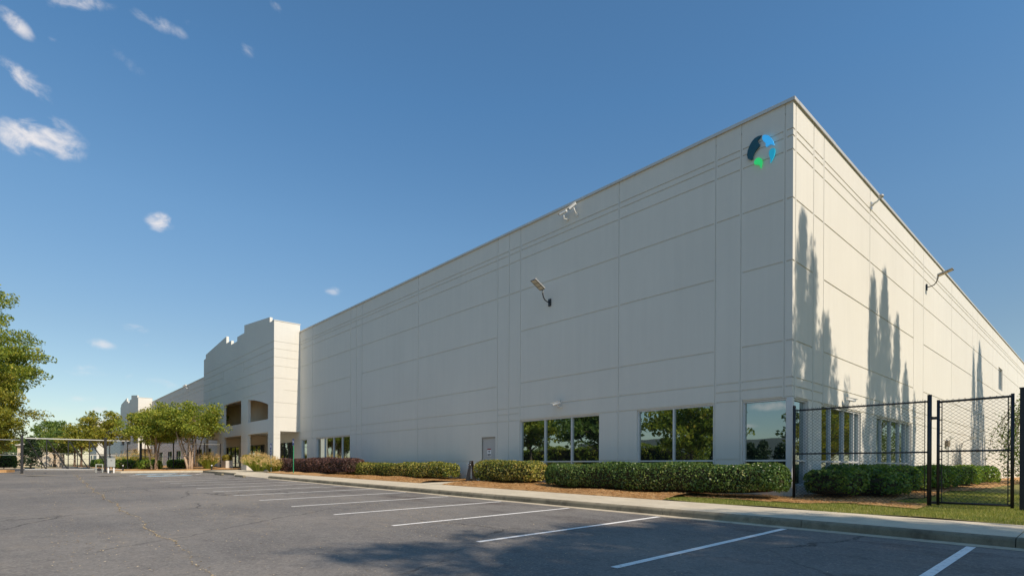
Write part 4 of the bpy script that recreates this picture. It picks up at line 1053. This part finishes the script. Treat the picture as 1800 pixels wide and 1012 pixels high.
sx = [(.92, .72, 1.05, .92, 1.5, 'large green shrub nearest the building corner, behind the fence'), (1.75, 2.15, .80, .74, 1.5, 'low rounded green shrub bulging towards the fence in the row by the side wall'),
      (1.05, 2.6, 1.1, .95, 2.3, 'tall green shrub under the first side window'), (1.35, 5.0, 1.1, .95, 1.8, 'bright green shrub under the far end of the first side window'),
      (1.2, 7.0, 1.1, .93, 1.9, 'green shrub between the two side windows'), (1.35, 9.0, 1.15, .95, 2.0, 'green shrub under the near end of the second side window'),
      (1.25, 11.3, 1.15, .95, 2.2, 'green shrub seen just left of the gate hinge post'), (1.3, 14.0, 1.2, 1.0, 2.6, 'yellow green shrub seen through the left of the gate'),
      (1.2, 17.2, 1.25, 1.0, 3.0, 'yellow green shrub seen through the middle of the gate'), (1.2, 20.8, 1.3, .95, 2.8, 'last dark green shrub of the row by the side wall')]
for i, (x, y, w, h, l, lab) in enumerate(sx):
    hedge('shrub', (x, y, r_h(x, y) + .02), l, w * 1.3, h * .92, L_HOLLY, lab, 'shrub', 'rounded shrubs along the side wall', rz=rad(90 + random.uniform(-12, 12)), noise=.12, rr=.42, seed=10 + i, size=.055, dens=360)
def tuft(loc, r, h, label, plume=True, n=900, group='ornamental grasses by the entrance', name='ornamental_grass'):
    t = empty(name, loc); tag(t, label, 'ornamental grass', group)
    a = RNG.uniform(0, 2 * math.pi, n); rr = RNG.random(n) ** .6; hh = h * RNG.uniform(.55, 1.0, n)
    base = np.stack([np.cos(a) * rr * .25 * r, np.sin(a) * rr * .25 * r, np.zeros(n)], 1)
    tip = np.stack([np.cos(a) * rr * r, np.sin(a) * rr * r, hh * (1 - .35 * rr)], 1)
    mid = base * .45 + tip * .55 + np.array([0, 0, 1]) * (hh * .16)[:, None]
    s = np.cross(tip - base, RNG.normal(size=(n, 3))); s /= np.linalg.norm(s, axis=1)[:, None]; s *= .016
    v = np.concatenate([np.stack([base - s, base + s, mid + s, mid - s], 1), np.stack([mid - s, mid + s, tip + s * .2, tip - s * .2], 1)]).reshape(-1, 3)
    np_mesh('blades', v, np.arange(len(v)).reshape(-1, 4), L_FOUNT, t)
    if plume:
        k = RNG.choice(n, int(n * .55)); c = tip[k] * np.array([1.0, 1.0, 1.12]); P = (c[:, None, :] + RNG.normal(size=(len(k), 7, 3)) * np.array([.05, .05, .09])).reshape(-1, 3)
        leaves('plumes', P, .035, L_PLUME, t)
    return t
tuft((-38.0, -2.9, Bh(-38, -3) + .01), 1.25, 1.45, 'large tan plumed ornamental grass in front of the tower corner')
tuft((-35.3, -2.7, Bh(-35, -3) + .01), .95, 1.15, 'smaller plumed ornamental grass at the end of the purple hedge', n=600)
tuft((-47.6, -4.2, Bh(-47, -4) + .05), 1.0, 1.5, 'plumed ornamental grass under the crape myrtle nearest the entrance', n=600)
tuft((-58.0, -8.0, Bh(-58, -8) + .02), 2.0, 1.7, 'wide plumed ornamental grass behind the sliding gate', n=900)
hedge('shrub', (-49.4, -8.3, Bh(-49, -8)), 2.2, 1.6, .85, L_HOLLY, 'low green shrub at the foot of the crape myrtle left of the pair', 'shrub', 'low shrubs in the entrance bed', size=.07, dens=200, noise=.14, seed=31)
hedge('shrub', (-52.5, -5.6, Bh(-52, -5)), 2.4, 1.6, .85, L_HOLLY, 'low green shrub behind the fence post under the crape myrtles', 'shrub', 'low shrubs in the entrance bed', size=.07, dens=200, noise=.14, seed=32)
hedge('shrub', (-53.0, -9.7, Bh(-53, -9)), 2.6, 1.5, .8, L_HOLLY, 'low green shrub behind the far end of the sliding gate', 'shrub', 'low shrubs in the entrance bed', size=.07, dens=200, noise=.14, seed=33)
hedge('hedge', (-74, -9.3, Bh(-74, -9)), 14, 1.4, .9, L_HOLLY, 'low green hedge along the drive beyond the gate', size=.09, dens=110, noise=.12, seed=34)
# planters
def planter(x, y, label, blab, s=1.0):
    wy = .30
    z = Bh(x, y)
    t = empty('planter', (x, y, z)); tag(t, label, 'planter', 'concrete trough planters by the entrance')
    w = .72 * s; h = .74 * s
    mb = MB(); o = [(-w, -wy), (w, -wy), (w, wy), (-w, wy)]; i_ = w - .06; j_ = wy - .06; inn = [(-i_, -j_), (i_, -j_), (i_, j_), (-i_, j_)]
    vs = [(a, b, 0) for a, b in o] + [(a, b, h) for a, b in o] + [(a, b, h) for a, b in inn] + [(a, b, h - .12) for a, b in inn]
    fs = [(0, 1, 5, 4), (1, 2, 6, 5), (2, 3, 7, 6), (3, 0, 4, 7)] + [(4 + k, 4 + (k + 1) % 4, 8 + (k + 1) % 4, 8 + k) for k in range(4)] + [(8 + k, 8 + (k + 1) % 4, 12 + (k + 1) % 4, 12 + k) for k in range(4)] + [(12, 13, 14, 15)]
    mb.add(vs, fs); mb.build('pot', M_PLANTER, t, bevel=.01)
    MB().quad((-i_ + .002, -j_ + .002, h - .06), (i_ - .002, -j_ + .002, h - .06), (i_ - .002, j_ - .002, h - .06), (-i_ + .002, j_ - .002, h - .06)).build('soil', M_MULCH, t)
    b = hedge('potted_boxwood', (x, y, z + h - .10), 1.35 * s, .72 * s, .66 * s, L_BOX, blab, 'potted shrub', 'rounded boxwoods in the planters', size=.04, dens=700, noise=.05, rr=.28)
planter(-57.0, -2.25, 'concrete planter farthest from the grass, left of the entrance columns', 'boxwood ball in the planter left of the entrance columns')
planter(-49.2, -2.25, 'concrete planter in front of the entrance opening, middle of three', 'boxwood ball in the middle planter')
planter(-43.0, -2.25, 'concrete planter half hidden by the tan ornamental grass', 'boxwood ball in the planter beside the tan grass')

# ---------------------------------------------------------------- trees
def tree(name, loc, H, crown, mat, label, group=None, trunks=1, tr=.16, nclump=60, per=110, leaf=.09, bark=None, cl=.9, flat=.55, seed=0, fork=.3, out=.0, solid=.45, branchy=True, lean=.0, cat='tree', spire=False, up=0.3):
    """crown = (cx, cy, cz, rx, ry, rz) relative to the base"""
    rng = np.random.default_rng(seed); t = empty(name, loc); tag(t, label, cat, group)
    cx, cy, cz, rx, ry, rz = crown
    d = rng.normal(size=(nclump, 3)); d /= np.linalg.norm(d, axis=1)[:, None]
    r = rng.random(nclump) ** solid
    c = d * r[:, None] * np.array([rx, ry, rz])
    if spire:
        zz = rng.random(nclump) ** 1.15; a = rng.uniform(0, 2 * math.pi, nclump); q = (1 - zz) ** .62 * rng.random(nclump) ** .5
        c = np.stack([np.cos(a) * q * rx, np.sin(a) * q * ry, (zz * 2 - 1) * rz], 1)
    else:
        # uneven silhouette
        lob = 1 + .16 * np.sin(3 * np.arctan2(c[:, 1], c[:, 0]) + seed) + .1 * np.sin(5 * c[:, 2] / max(rz, .1) + seed)
        c[:, :2] *= lob[:, None]
        c[:, 2] = np.where(c[:, 2] < 0, c[:, 2] * .75, c[:, 2])
    c += np.array([cx, cy, cz])
    csz = cl * rng.uniform(.55, 1.25, nclump)
    pts = []
    for i in range(nclump):
        n = int(per * rng.uniform(.6, 1.4) * (csz[i] / cl) ** 1.5)
        g = rng.normal(size=(n, 3)); g /= np.linalg.norm(g, axis=1)[:, None]; g *= (rng.random(n) ** .4)[:, None]
        e = np.array([1, 1, flat]); o = c[i] - np.array([cx, cy, cz]); o[2] *= .3; on = np.linalg.norm(o) + 1e-6
        q = g * e * csz[i] * .62
        if out > 0: q += (o / on)[None, :] * (q @ (o / on))[:, None] * out
        q[:, 2] -= .25 * out * (np.linalg.norm(q[:, :2], axis=1)) ** 1.3 * .3
        pts.append(c[i] + q)
    P = np.concatenate(pts)
    P = P[P[:, 2] > .25]
    global RNG; keep = RNG; RNG = rng
    leaves('crown', P, leaf, mat, t, up_bias=up)
    RNG = keep
    bark = bark or M_BARK; b = MB(); py = random.Random(seed)
    fz = max(.3, (cz - rz) * fork + .2) if trunks > 1 else max(.8, cz - rz * .75)
    starts = []
    for k in range(trunks):
        a = 2 * math.pi * k / trunks + py.uniform(-.3, .3); s0 = .12 * (trunks > 1)
        hx = cz * .95
        pp = []; rr = []
        tx, ty = math.cos(a) * (rx * .33 if trunks > 1 else py.uniform(-.3, .3)), math.sin(a) * (ry * .33 if trunks > 1 else py.uniform(-.3, .3))
        for j in range(8):
            f = j / 7; w = math.sin(f * 4 + k * 2.1) * .07 * (1 if trunks > 1 else .8)
            pp.append((math.cos(a) * s0 + (cx + tx) * f ** 1.25 + w, math.sin(a) * s0 + (cy + ty) * f ** 1.25 + w * .8, -.1 + hx * f)); rr.append(tr * (1.25 if j == 0 else 1) * (1 - .72 * f))
        b.tube(pp, rr, 8); starts.append(pp)
    if branchy:
        idx = py.sample(range(nclump), min(nclump, 46))
        for i in idx:
            s = starts[i % trunks]; tgt = c[i]
            jj = min(range(2, 8), key=lambda j: abs(s[j][2] - (tgt[2] - .35 * abs(tgt[0] - cx) - .2 * rz)))
            p0 = Vector(s[jj]); p2 = Vector(tgt); pm = (p0 + p2) / 2 + Vector((py.uniform(-.2, .2), py.uniform(-.2, .2), py.uniform(-.05, .3)))
            b.tube([p0, pm, p2], [tr * .30, tr * .16, tr * .05], 5)
    b.build('trunk', bark, t, smooth=True)
    return t
G1 = 'crape myrtles in the entrance bed'
tree('crape_myrtle', (-46.0, -6.0, Bh(-46, -6)), 6, (-.1, -.25, 4.05, 2.8, 2.45, 1.85), L_CRAPE, 'multi stemmed crape myrtle nearest the entrance, its branches reaching over the planter', G1, 5, .10, 110, 150, .085, M_PALEBARK, 1.0, .6, 11, out=.35)
tree('crape_myrtle', (-48.3, -8.1, Bh(-48, -8)), 5.4, (0, 0, 3.55, 2.3, 2.3, 1.65), L_CRAPE, 'pale stemmed crape myrtle beside the planted end of the sliding gate', G1, 3, .09, 85, 140, .085, M_PALEBARK, .95, .6, 12, out=.3)
tree('crape_myrtle', (-54.5, -3.8, Bh(-54, -4)), 6.3, (0, 0, 4.3, 2.9, 2.7, 2.0), L_CRAPE, 'dark stemmed crape myrtle behind the fence, just left of the one by the entrance', G1, 4, .09, 85, 120, .095, M_BARK, 1.0, .6, 13, out=.3)
tree('crape_myrtle', (-58, -6.6, Bh(-58, -6)), 6.0, (0, 0, 4.1, 2.8, 2.8, 1.9), L_YELLOW, 'yellow tinged crape myrtle behind the sliding gate and the ornamental grass', G1, 3, .10, 75, 110, .10, M_BARK, 1.0, .6, 14)
G2 = 'trees beyond the gate'
tree('street_tree', (-76, -9.0, Bh(-76, -9)), 7, (0, 0, 4.4, 3.2, 3.2, 2.4), L_YELLOW, 'yellow green tree in front of the farthest tower', G2, 1, .16, 60, 90, .14, None, 1.3, .6, 15)
tree('street_tree', (-92, -10.2, Bh(-92, -10)), 7, (0, 0, 4.2, 3.4, 3.2, 2.3), L_YELLOW, 'smaller yellowing tree in line with the middle of the gate', G2, 1, .16, 50, 80, .17, None, 1.4, .6, 16)
tree('street_tree', (-127, -11.6, .33), 9.5, (0, 0, 5.6, 3.6, 3.4, 3.1), L_GREEN, 'rounded green tree standing highest behind the sliding gate', G2, 1, .2, 70, 100, .19, None, 1.7, .7, 17)
tree('street_tree', (-98, -12.9, .33), 7, (0, 0, 3.9, 3.8, 3.2, 2.3), L_GREEN, 'low wide green tree right of the rounded one behind the gate', G2, 1, .18, 50, 90, .17, None, 1.5, .6, 18)
tree('street_tree', (-112, -9.8, .33), 8, (0, 0, 4.5, 4.2, 3.6, 2.7), L_YELLOW, 'pale yellow tree at the foot of the farthest tower', G2, 1, .18, 50, 80, .20, None, 1.6, .6, 19)
tree('willow_oak', (-63, -20.6, T(-60, -20)), 20, (0, -1.0, 10.2, 7.2, 5.6, 8.8), L_OAK, 'tall feathery willow oak at the left edge of the picture', None, 1, .34, 430, 320, .12, None, 2.0, .42, 20, out=.7, solid=.42)
tree('oak_tree', (-58.5, -20.4, T(-58, -20)), 9.2, (0, .7, 4.8, 4.2, 3.9, 4.5), L_YELLOW, 'lower yellow green oak under the tall willow oak', None, 1, .2, 210, 170, .10, None, 1.4, .55, 21)
tree('oak_tree', (-70, -18.9, .3), 8, (0, 0, 4.5, 3.0, 2.4, 3.0), L_YELLOW, 'yellow green tree just behind the left gate post', None, 1, .2, 70, 120, .12, None, 1.3, .6, 22)
tree('conifer', (-88, -15.6, .3), 4.0, (0, 0, 1.9, 1.5, 1.5, 1.9), L_PINE, 'dark cone shaped evergreen in front of the beige building', None, 1, .1, 70, 90, .10, None, .7, .8, 23, spire=True, branchy=False, cat='tree')
hedge('shrub', (-80, -18.0, .28), 9, 2.0, 1.5, L_GREEN, 'dark green bush along the far fence at the left', 'shrub', None, size=.12, dens=90, noise=.2, seed=41)
for i, (x, y, h, lab) in enumerate(((-230, -24, 9, 'distant tree line crown at the far left of the gap'), (-250, -18, 10, 'distant tree crown behind the rounded tree'), (-240, -5.5, 12, 'small dark distant tree showing above the gate, left of the farthest tower'), (-260, -12, 10, 'distant tree crown in the middle of the gap'), (-215, -33, 10, 'distant tree crown behind the left gate post'))):
    tree('distant_tree', (x, y, .3), h, (0, 0, h * .6, 7, 7, h * .42), L_GREEN, lab, 'distant trees on the skyline', 1, .3, 36, 60, .42, None, 3.2, .7, 50 + i, branchy=False)
# beige building far beyond the gate
fb = empty('garage_building', (-118, -19.5, .3)); tag(fb, 'low beige building with garage doors far beyond the gate', 'building')
M_BEIGE = wall_mat('beige_wall', (.58, .47, .35)); M_CREAM = plain('cream_panel', (.62, .54, .44), .6, 0, .3, .04, 2)
MB().box(-9, 2.5, 0, 0, 8.5, 3.6).build('wall', M_BEIGE, fb)
MB().prism([(2.1, 3.6), (8.9, 3.6), (5.5, 5.0)], -9.4, .5, lambda a, b, c: (c, a, b)).build('roof', plain('pale_roof', (.5, .47, .43), .8), fb, recalc=True)
for y in (3.6,): MB().box(.0, y, 0.02, .06, y + 3.0, 2.9).build('garage_door', M_CREAM, fb)

# trees off the right edge that throw the shadows on the side wall and the lot
G3 = 'slender evergreens standing off the side wall'
def spire_t(x, y, h, rx, ry, zw, seed, lab, n=120):
    cr = (zw + 2.2) / 2
    tree('evergreen', (x, y, r_h(x, y)), h, (0, 0, h - cr, rx, ry, cr), L_PINE, lab, G3, 1, .12, int(n * 1.3), 105, .09, None, .56, 2.6, seed, spire=True, branchy=False, solid=.5, up=0)
tl = math.tan(rad(SUN_EL)) / math.cos(rad(SUN_AZ)); sy = math.tan(rad(SUN_AZ))
for i, (yw, zw, ry, d, n) in enumerate(((.75, 8.6, 1.1, 7.6, 120), (1.55, 7.9, .6, 8.1, 60), (2.7, 5.8, 1.6, 7.2, 130), (4.75, 4.0, .35, 8, 30), (7.8, 8.6, 1.1, 7.8, 110), (9.4, 8.9, 1.7, 8.6, 170), (11.2, 7.4, 1.1, 8.2, 90), (12.6, 6.2, .85, 7.7, 70), (14.2, 4.2, .35, 8, 30), (29.8, 8.8, 1.1, 8.4, 70), (32.2, 9.6, 2.2, 8.6, 160), (25.2, 2.6, .6, 8, 40), (27.2, 1.4, .5, 8, 25))):
    spire_t(d * 1.7, yw + d * 1.7 * sy, zw - .7 + d * 1.7 * tl, ry * 1.5, ry * 1.6, zw, 60 + i, 'slender dark evergreen number %s from the corner, out of the frame beside the side wall' % ('first second third fourth fifth sixth seventh eighth ninth tenth eleventh twelfth thirteenth'.split()[i]), n)
G4 = 'tall pines off the right edge'
PINES = ((21.0, -10.9, 21.2, 2.4), (20.9, -7.8, 20.0, 2.1), (24.8, -9.2, 22.4, 2.9), (24.6, -12.2, 21.2, 2.2), (26.0, -6.2, 21.5, 2.4), (23.6, -4.5, 21.6, 1.7), (29.0, -11.5, 23.8, 2.8), (27.6, -10.2, 23.6, 2.6), (26.6, -13.4, 22.0, 2.2))
for i, (x, y, h, r) in enumerate(PINES):
    tree('pine_tree', (x, y, T(x, y)), h, (0, 0, h - 4.9, r, r, 4.9), L_PINE, ('first second third fourth fifth sixth seventh eighth ninth'.split()[i]) + ' tall pine off the right edge shading the parking bays', G4, 1, .22, 66, 190, .12, None, 1.15, .26, 81 + i, out=1.2, solid=.55)
G5 = 'trees mirrored in the side windows'
for x, y, lm, lab in ((10.5, 37, L_YELLOW, 'small yellow green tree mirrored in the first side window'), (14, 47, L_OAK, 'small golden tree mirrored in the second side window')):
    tree('shade_tree', (x, y, 0), 6, (0, 0, 3.4, 3.2, 3.2, 2.7), lm, lab, None, 1, .15, 60, 110, .13, None, 1.3, .6, int(x * 3))
for i, y in enumerate((24, 33, 43, 54, 66, 80)):
    tree('shade_tree', (20 + (i % 2) * 4, y, 0), 11, (0, 0, 6.3, 4.2, 4.2, 4.6), (L_GREEN, L_YELLOW, L_OAK)[i % 3], ('nearest second third fourth fifth farthest'.split()[i]) + ' tree of the row mirrored in the side windows', G5, 1, .25, 60, 80, .26, None, 2.0, .6, 90 + i)
# weeping tree behind the gate
t = empty('weeping_tree', (3.7, 24.5, r_h(3.7, 24))); tag(t, 'weeping tree with arching bare twigs behind the gate at the right edge', 'tree')
b = MB(); rr = random.Random(4); LP = []
b.tube([(0, 0, 0), (.1, .1, 1.6), (-.1, 0, 3.4), (-.2, 0, 4.3)], [.12, .10, .07, .05], 8)
for k in range(34):
    a = rr.uniform(0, 2 * math.pi); R_ = rr.uniform(1.0, 2.2); z0 = rr.uniform(3.2, 4.3); dr_ = rr.uniform(1.2, 3.2); pts = []
    for j in range(8):
        f = j / 7; rad_ = R_ * math.sin(min(1, f * 1.2) * math.pi / 2); pts.append((rad_ * math.cos(a) - .15, rad_ * math.sin(a), z0 + .7 * math.sin(min(1, f * 1.6) * math.pi) - dr_ * f ** 2.0))
    b.tube(pts, [.028 * (1 - .8 * j / 7) for j in range(8)], 5)
    for p in pts[2:]:
        for _ in range(26): LP.append((p[0] + rr.gauss(0, .15), p[1] + rr.gauss(0, .15), p[2] + rr.gauss(0, .2)))
for _ in range(2600):
    LP.append((rr.gauss(-.5, .55), rr.gauss(0, .6), rr.uniform(.4, 2.9)))
b.build('trunk', M_BARK, t, smooth=True); leaves('crown', np.array(LP), .055, L_GREEN, t)

# behind the camera: what the front windows mirror
G6 = 'trees mirrored in the front windows'
for i, (x, y, h, r) in enumerate(((-7.6, -27.5, 8.5, 3.2), (-19.6, -29, 8.8, 3.8), (-30.0, -28, 9.0, 4.0), (-40, -28.5, 9.6, 4.2), (-51, -28, 9.5, 4.2), (-63, -33, 9.5, 4.2))):
    tree('shade_tree', (x, y, T(x, y)), h, (0, 0, h * .60, r, r, h * .37), (L_GREEN, L_CRAPE)[i % 2], ('first second third fourth fifth sixth seventh'.split()[i]) + ' tree of the row mirrored in the front windows', G6, 1, .22, 70, 90, .22, None, 1.7, .55, 120 + i, out=.4)
rb = empty('distant_warehouse', (-30, -92, -.8)); tag(rb, 'long low grey warehouse mirrored in the corner window', 'building')
MB().box(-60, -10, 0, 45, 0, 8.0).build('wall', plain('grey_panel', (.42, .40, .36), .8, 0, .3, .05, .3), rb)
mb = MB()
for k in range(16): mb.box(-55 + k * 6.2, .0, 1.0, -51.5 + k * 6.2, .05, 2.6)
mb.build('window', M_DARKFR, rb)
for i, (x, y) in enumerate(((-21.6, -58), (-23.8, -59), (-26, -58), (-28.3, -59), (-30.4, -58), (-33, -60), (-36, -60))):
    tree('evergreen', (x, y, -.7), 5.5, (0, 0, 2.6, 1.9, 1.9, 2.6), L_PINE, ('first second third fourth fifth sixth seventh'.split()[i]) + ' dark conical evergreen mirrored in the corner window', 'evergreens mirrored in the corner window', 1, .12, 60, 60, .18, None, 1.0, .9, 140 + i, spire=True, branchy=False)
hedge('hedge', (-57, -36.5, -1.0), 70, 2.6, 4.3, L_OAK, 'long hedge across the lot mirrored in the front windows', size=.14, dens=45, noise=.5, seed=61)

# ---------------------------------------------------------------- lawn blades, straw, litter
def scatter_blades(n, fn, size, mat, name, label, cat):
    pts = []
    while len(pts) < n:
        x = random.uniform(*fn['x']); y = random.uniform(*fn['y'])
        if fn['ok'](x, y): pts.append((x, y, fn['h'](x, y)))
    P = np.array(pts); k = len(P)
    a = RNG.uniform(0, 2 * math.pi, k); w = size * .09
    s = np.stack([np.cos(a), np.sin(a), np.zeros(k)], 1) * w
    lean = np.stack([RNG.normal(0, .35, k), RNG.normal(0, .35, k), np.ones(k)], 1) * (size * RNG.uniform(.5, 1.2, k))[:, None]
    v = np.stack([P - s, P + s, P + lean + s * .2, P + lean - s * .2], 1).reshape(-1, 3)
    o = np_mesh(name, v, np.arange(len(v)).reshape(-1, 4), mat); tag(o, label, cat, kind='stuff'); return o
scatter_blades(60000, dict(x=(-2.2, 7), y=(-3.18, 9), h=lambda x, y: r_h(x, y) - .005, ok=lambda x, y: (x > 0 or y < 0) and not is_mulch(x, y) and (y < 1 or random.random() < .35)), .055, L_GRASS, 'grass', 'short patchy lawn grass beside the sidewalk under the fence', 'grass')
def scatter_flat(n, xr, yr, hf, size, mat, name, label, cat, ok=lambda x, y: True, aspect=.12):
    pts = []
    while len(pts) < n:
        x = random.uniform(*xr); y = random.uniform(*yr)
        if ok(x, y): pts.append((x, y, hf(x, y)))
    o = leaves(name, np.array(pts), size, mat, None, nrm=np.tile([0, 0, 1.], (n, 1)), spread=.18, aspect=aspect)
    tag(o, label, cat, kind='stuff'); return o
scatter_flat(26000, (-26, -2.2), (-3.3, -.1), lambda x, y: bed_h(x, y) + .012, .07, L_STRAW, 'pine_straw', 'loose orange brown pine straw covering the hedge beds', 'pine straw', ok=lambda x, y: not (-14.7 < x < -13.0) and (y > -3.2 or random.random() < .12))
scatter_flat(9000, (-2.2, 4), (-2.6, 9), lambda x, y: r_h(x, y) + .05, .07, L_STRAW, 'pine_straw', 'pine straw under the shrubs right of the building corner', 'pine straw', ok=lambda x, y: (x > 0 or y < 0) and is_mulch(x, y))
def litter_ok(x, y):
    return random.random() < .18 + .82 * max(0, math.sin(x * .35 + 1.3 * math.sin(y * .6)) * math.sin(y * .8 + x * .12))
scatter_flat(6500, (-42, 5), (-16.2, -8.5), lambda x, y: T(x, y) + .012, .014, L_LITTER, 'leaf_litter', 'small dry leaves scattered over the asphalt', 'leaf litter', ok=litter_ok, aspect=.6)
# seam in the asphalt filled with pine litter
seam = [(-53, -13.3), (-40, -13.7), (-22.3, -14.3), (-15, -14.45), (-9.4, -14.55), (-5.2, -14.66), (-1.8, -14.75), (3, -14.9)]
def seam_y(x):
    for a, b in zip(seam[:-1], seam[1:]):
        if a[0] <= x <= b[0]: return a[1] + (b[1] - a[1]) * (x - a[0]) / (b[0] - a[0]) + .06 * math.sin(x * 1.3) + .03 * math.sin(x * 4.1)
    return -14
pts = []
while len(pts) < 1900:
    x = random.uniform(-45, 1.5)
    if random.random() > .35 + .65 * abs(math.sin(x * .7 + math.sin(x * .31))): continue
    if x > -3 and random.random() < .6: continue
    pts.append((x, seam_y(x) + random.gauss(0, .012 + .10 * (random.random() < .14)), 0))
pts = [(x, y, T(x, y) + .01) for x, y, _ in pts]
o = leaves('seam_debris', np.array(pts), .017, L_LITTER, None, nrm=np.tile([0, 0, 1.], (len(pts), 1)), spread=.2, aspect=.5); tag(o, 'line of tan pine litter caught in the long asphalt seam', 'leaf litter', kind='stuff')
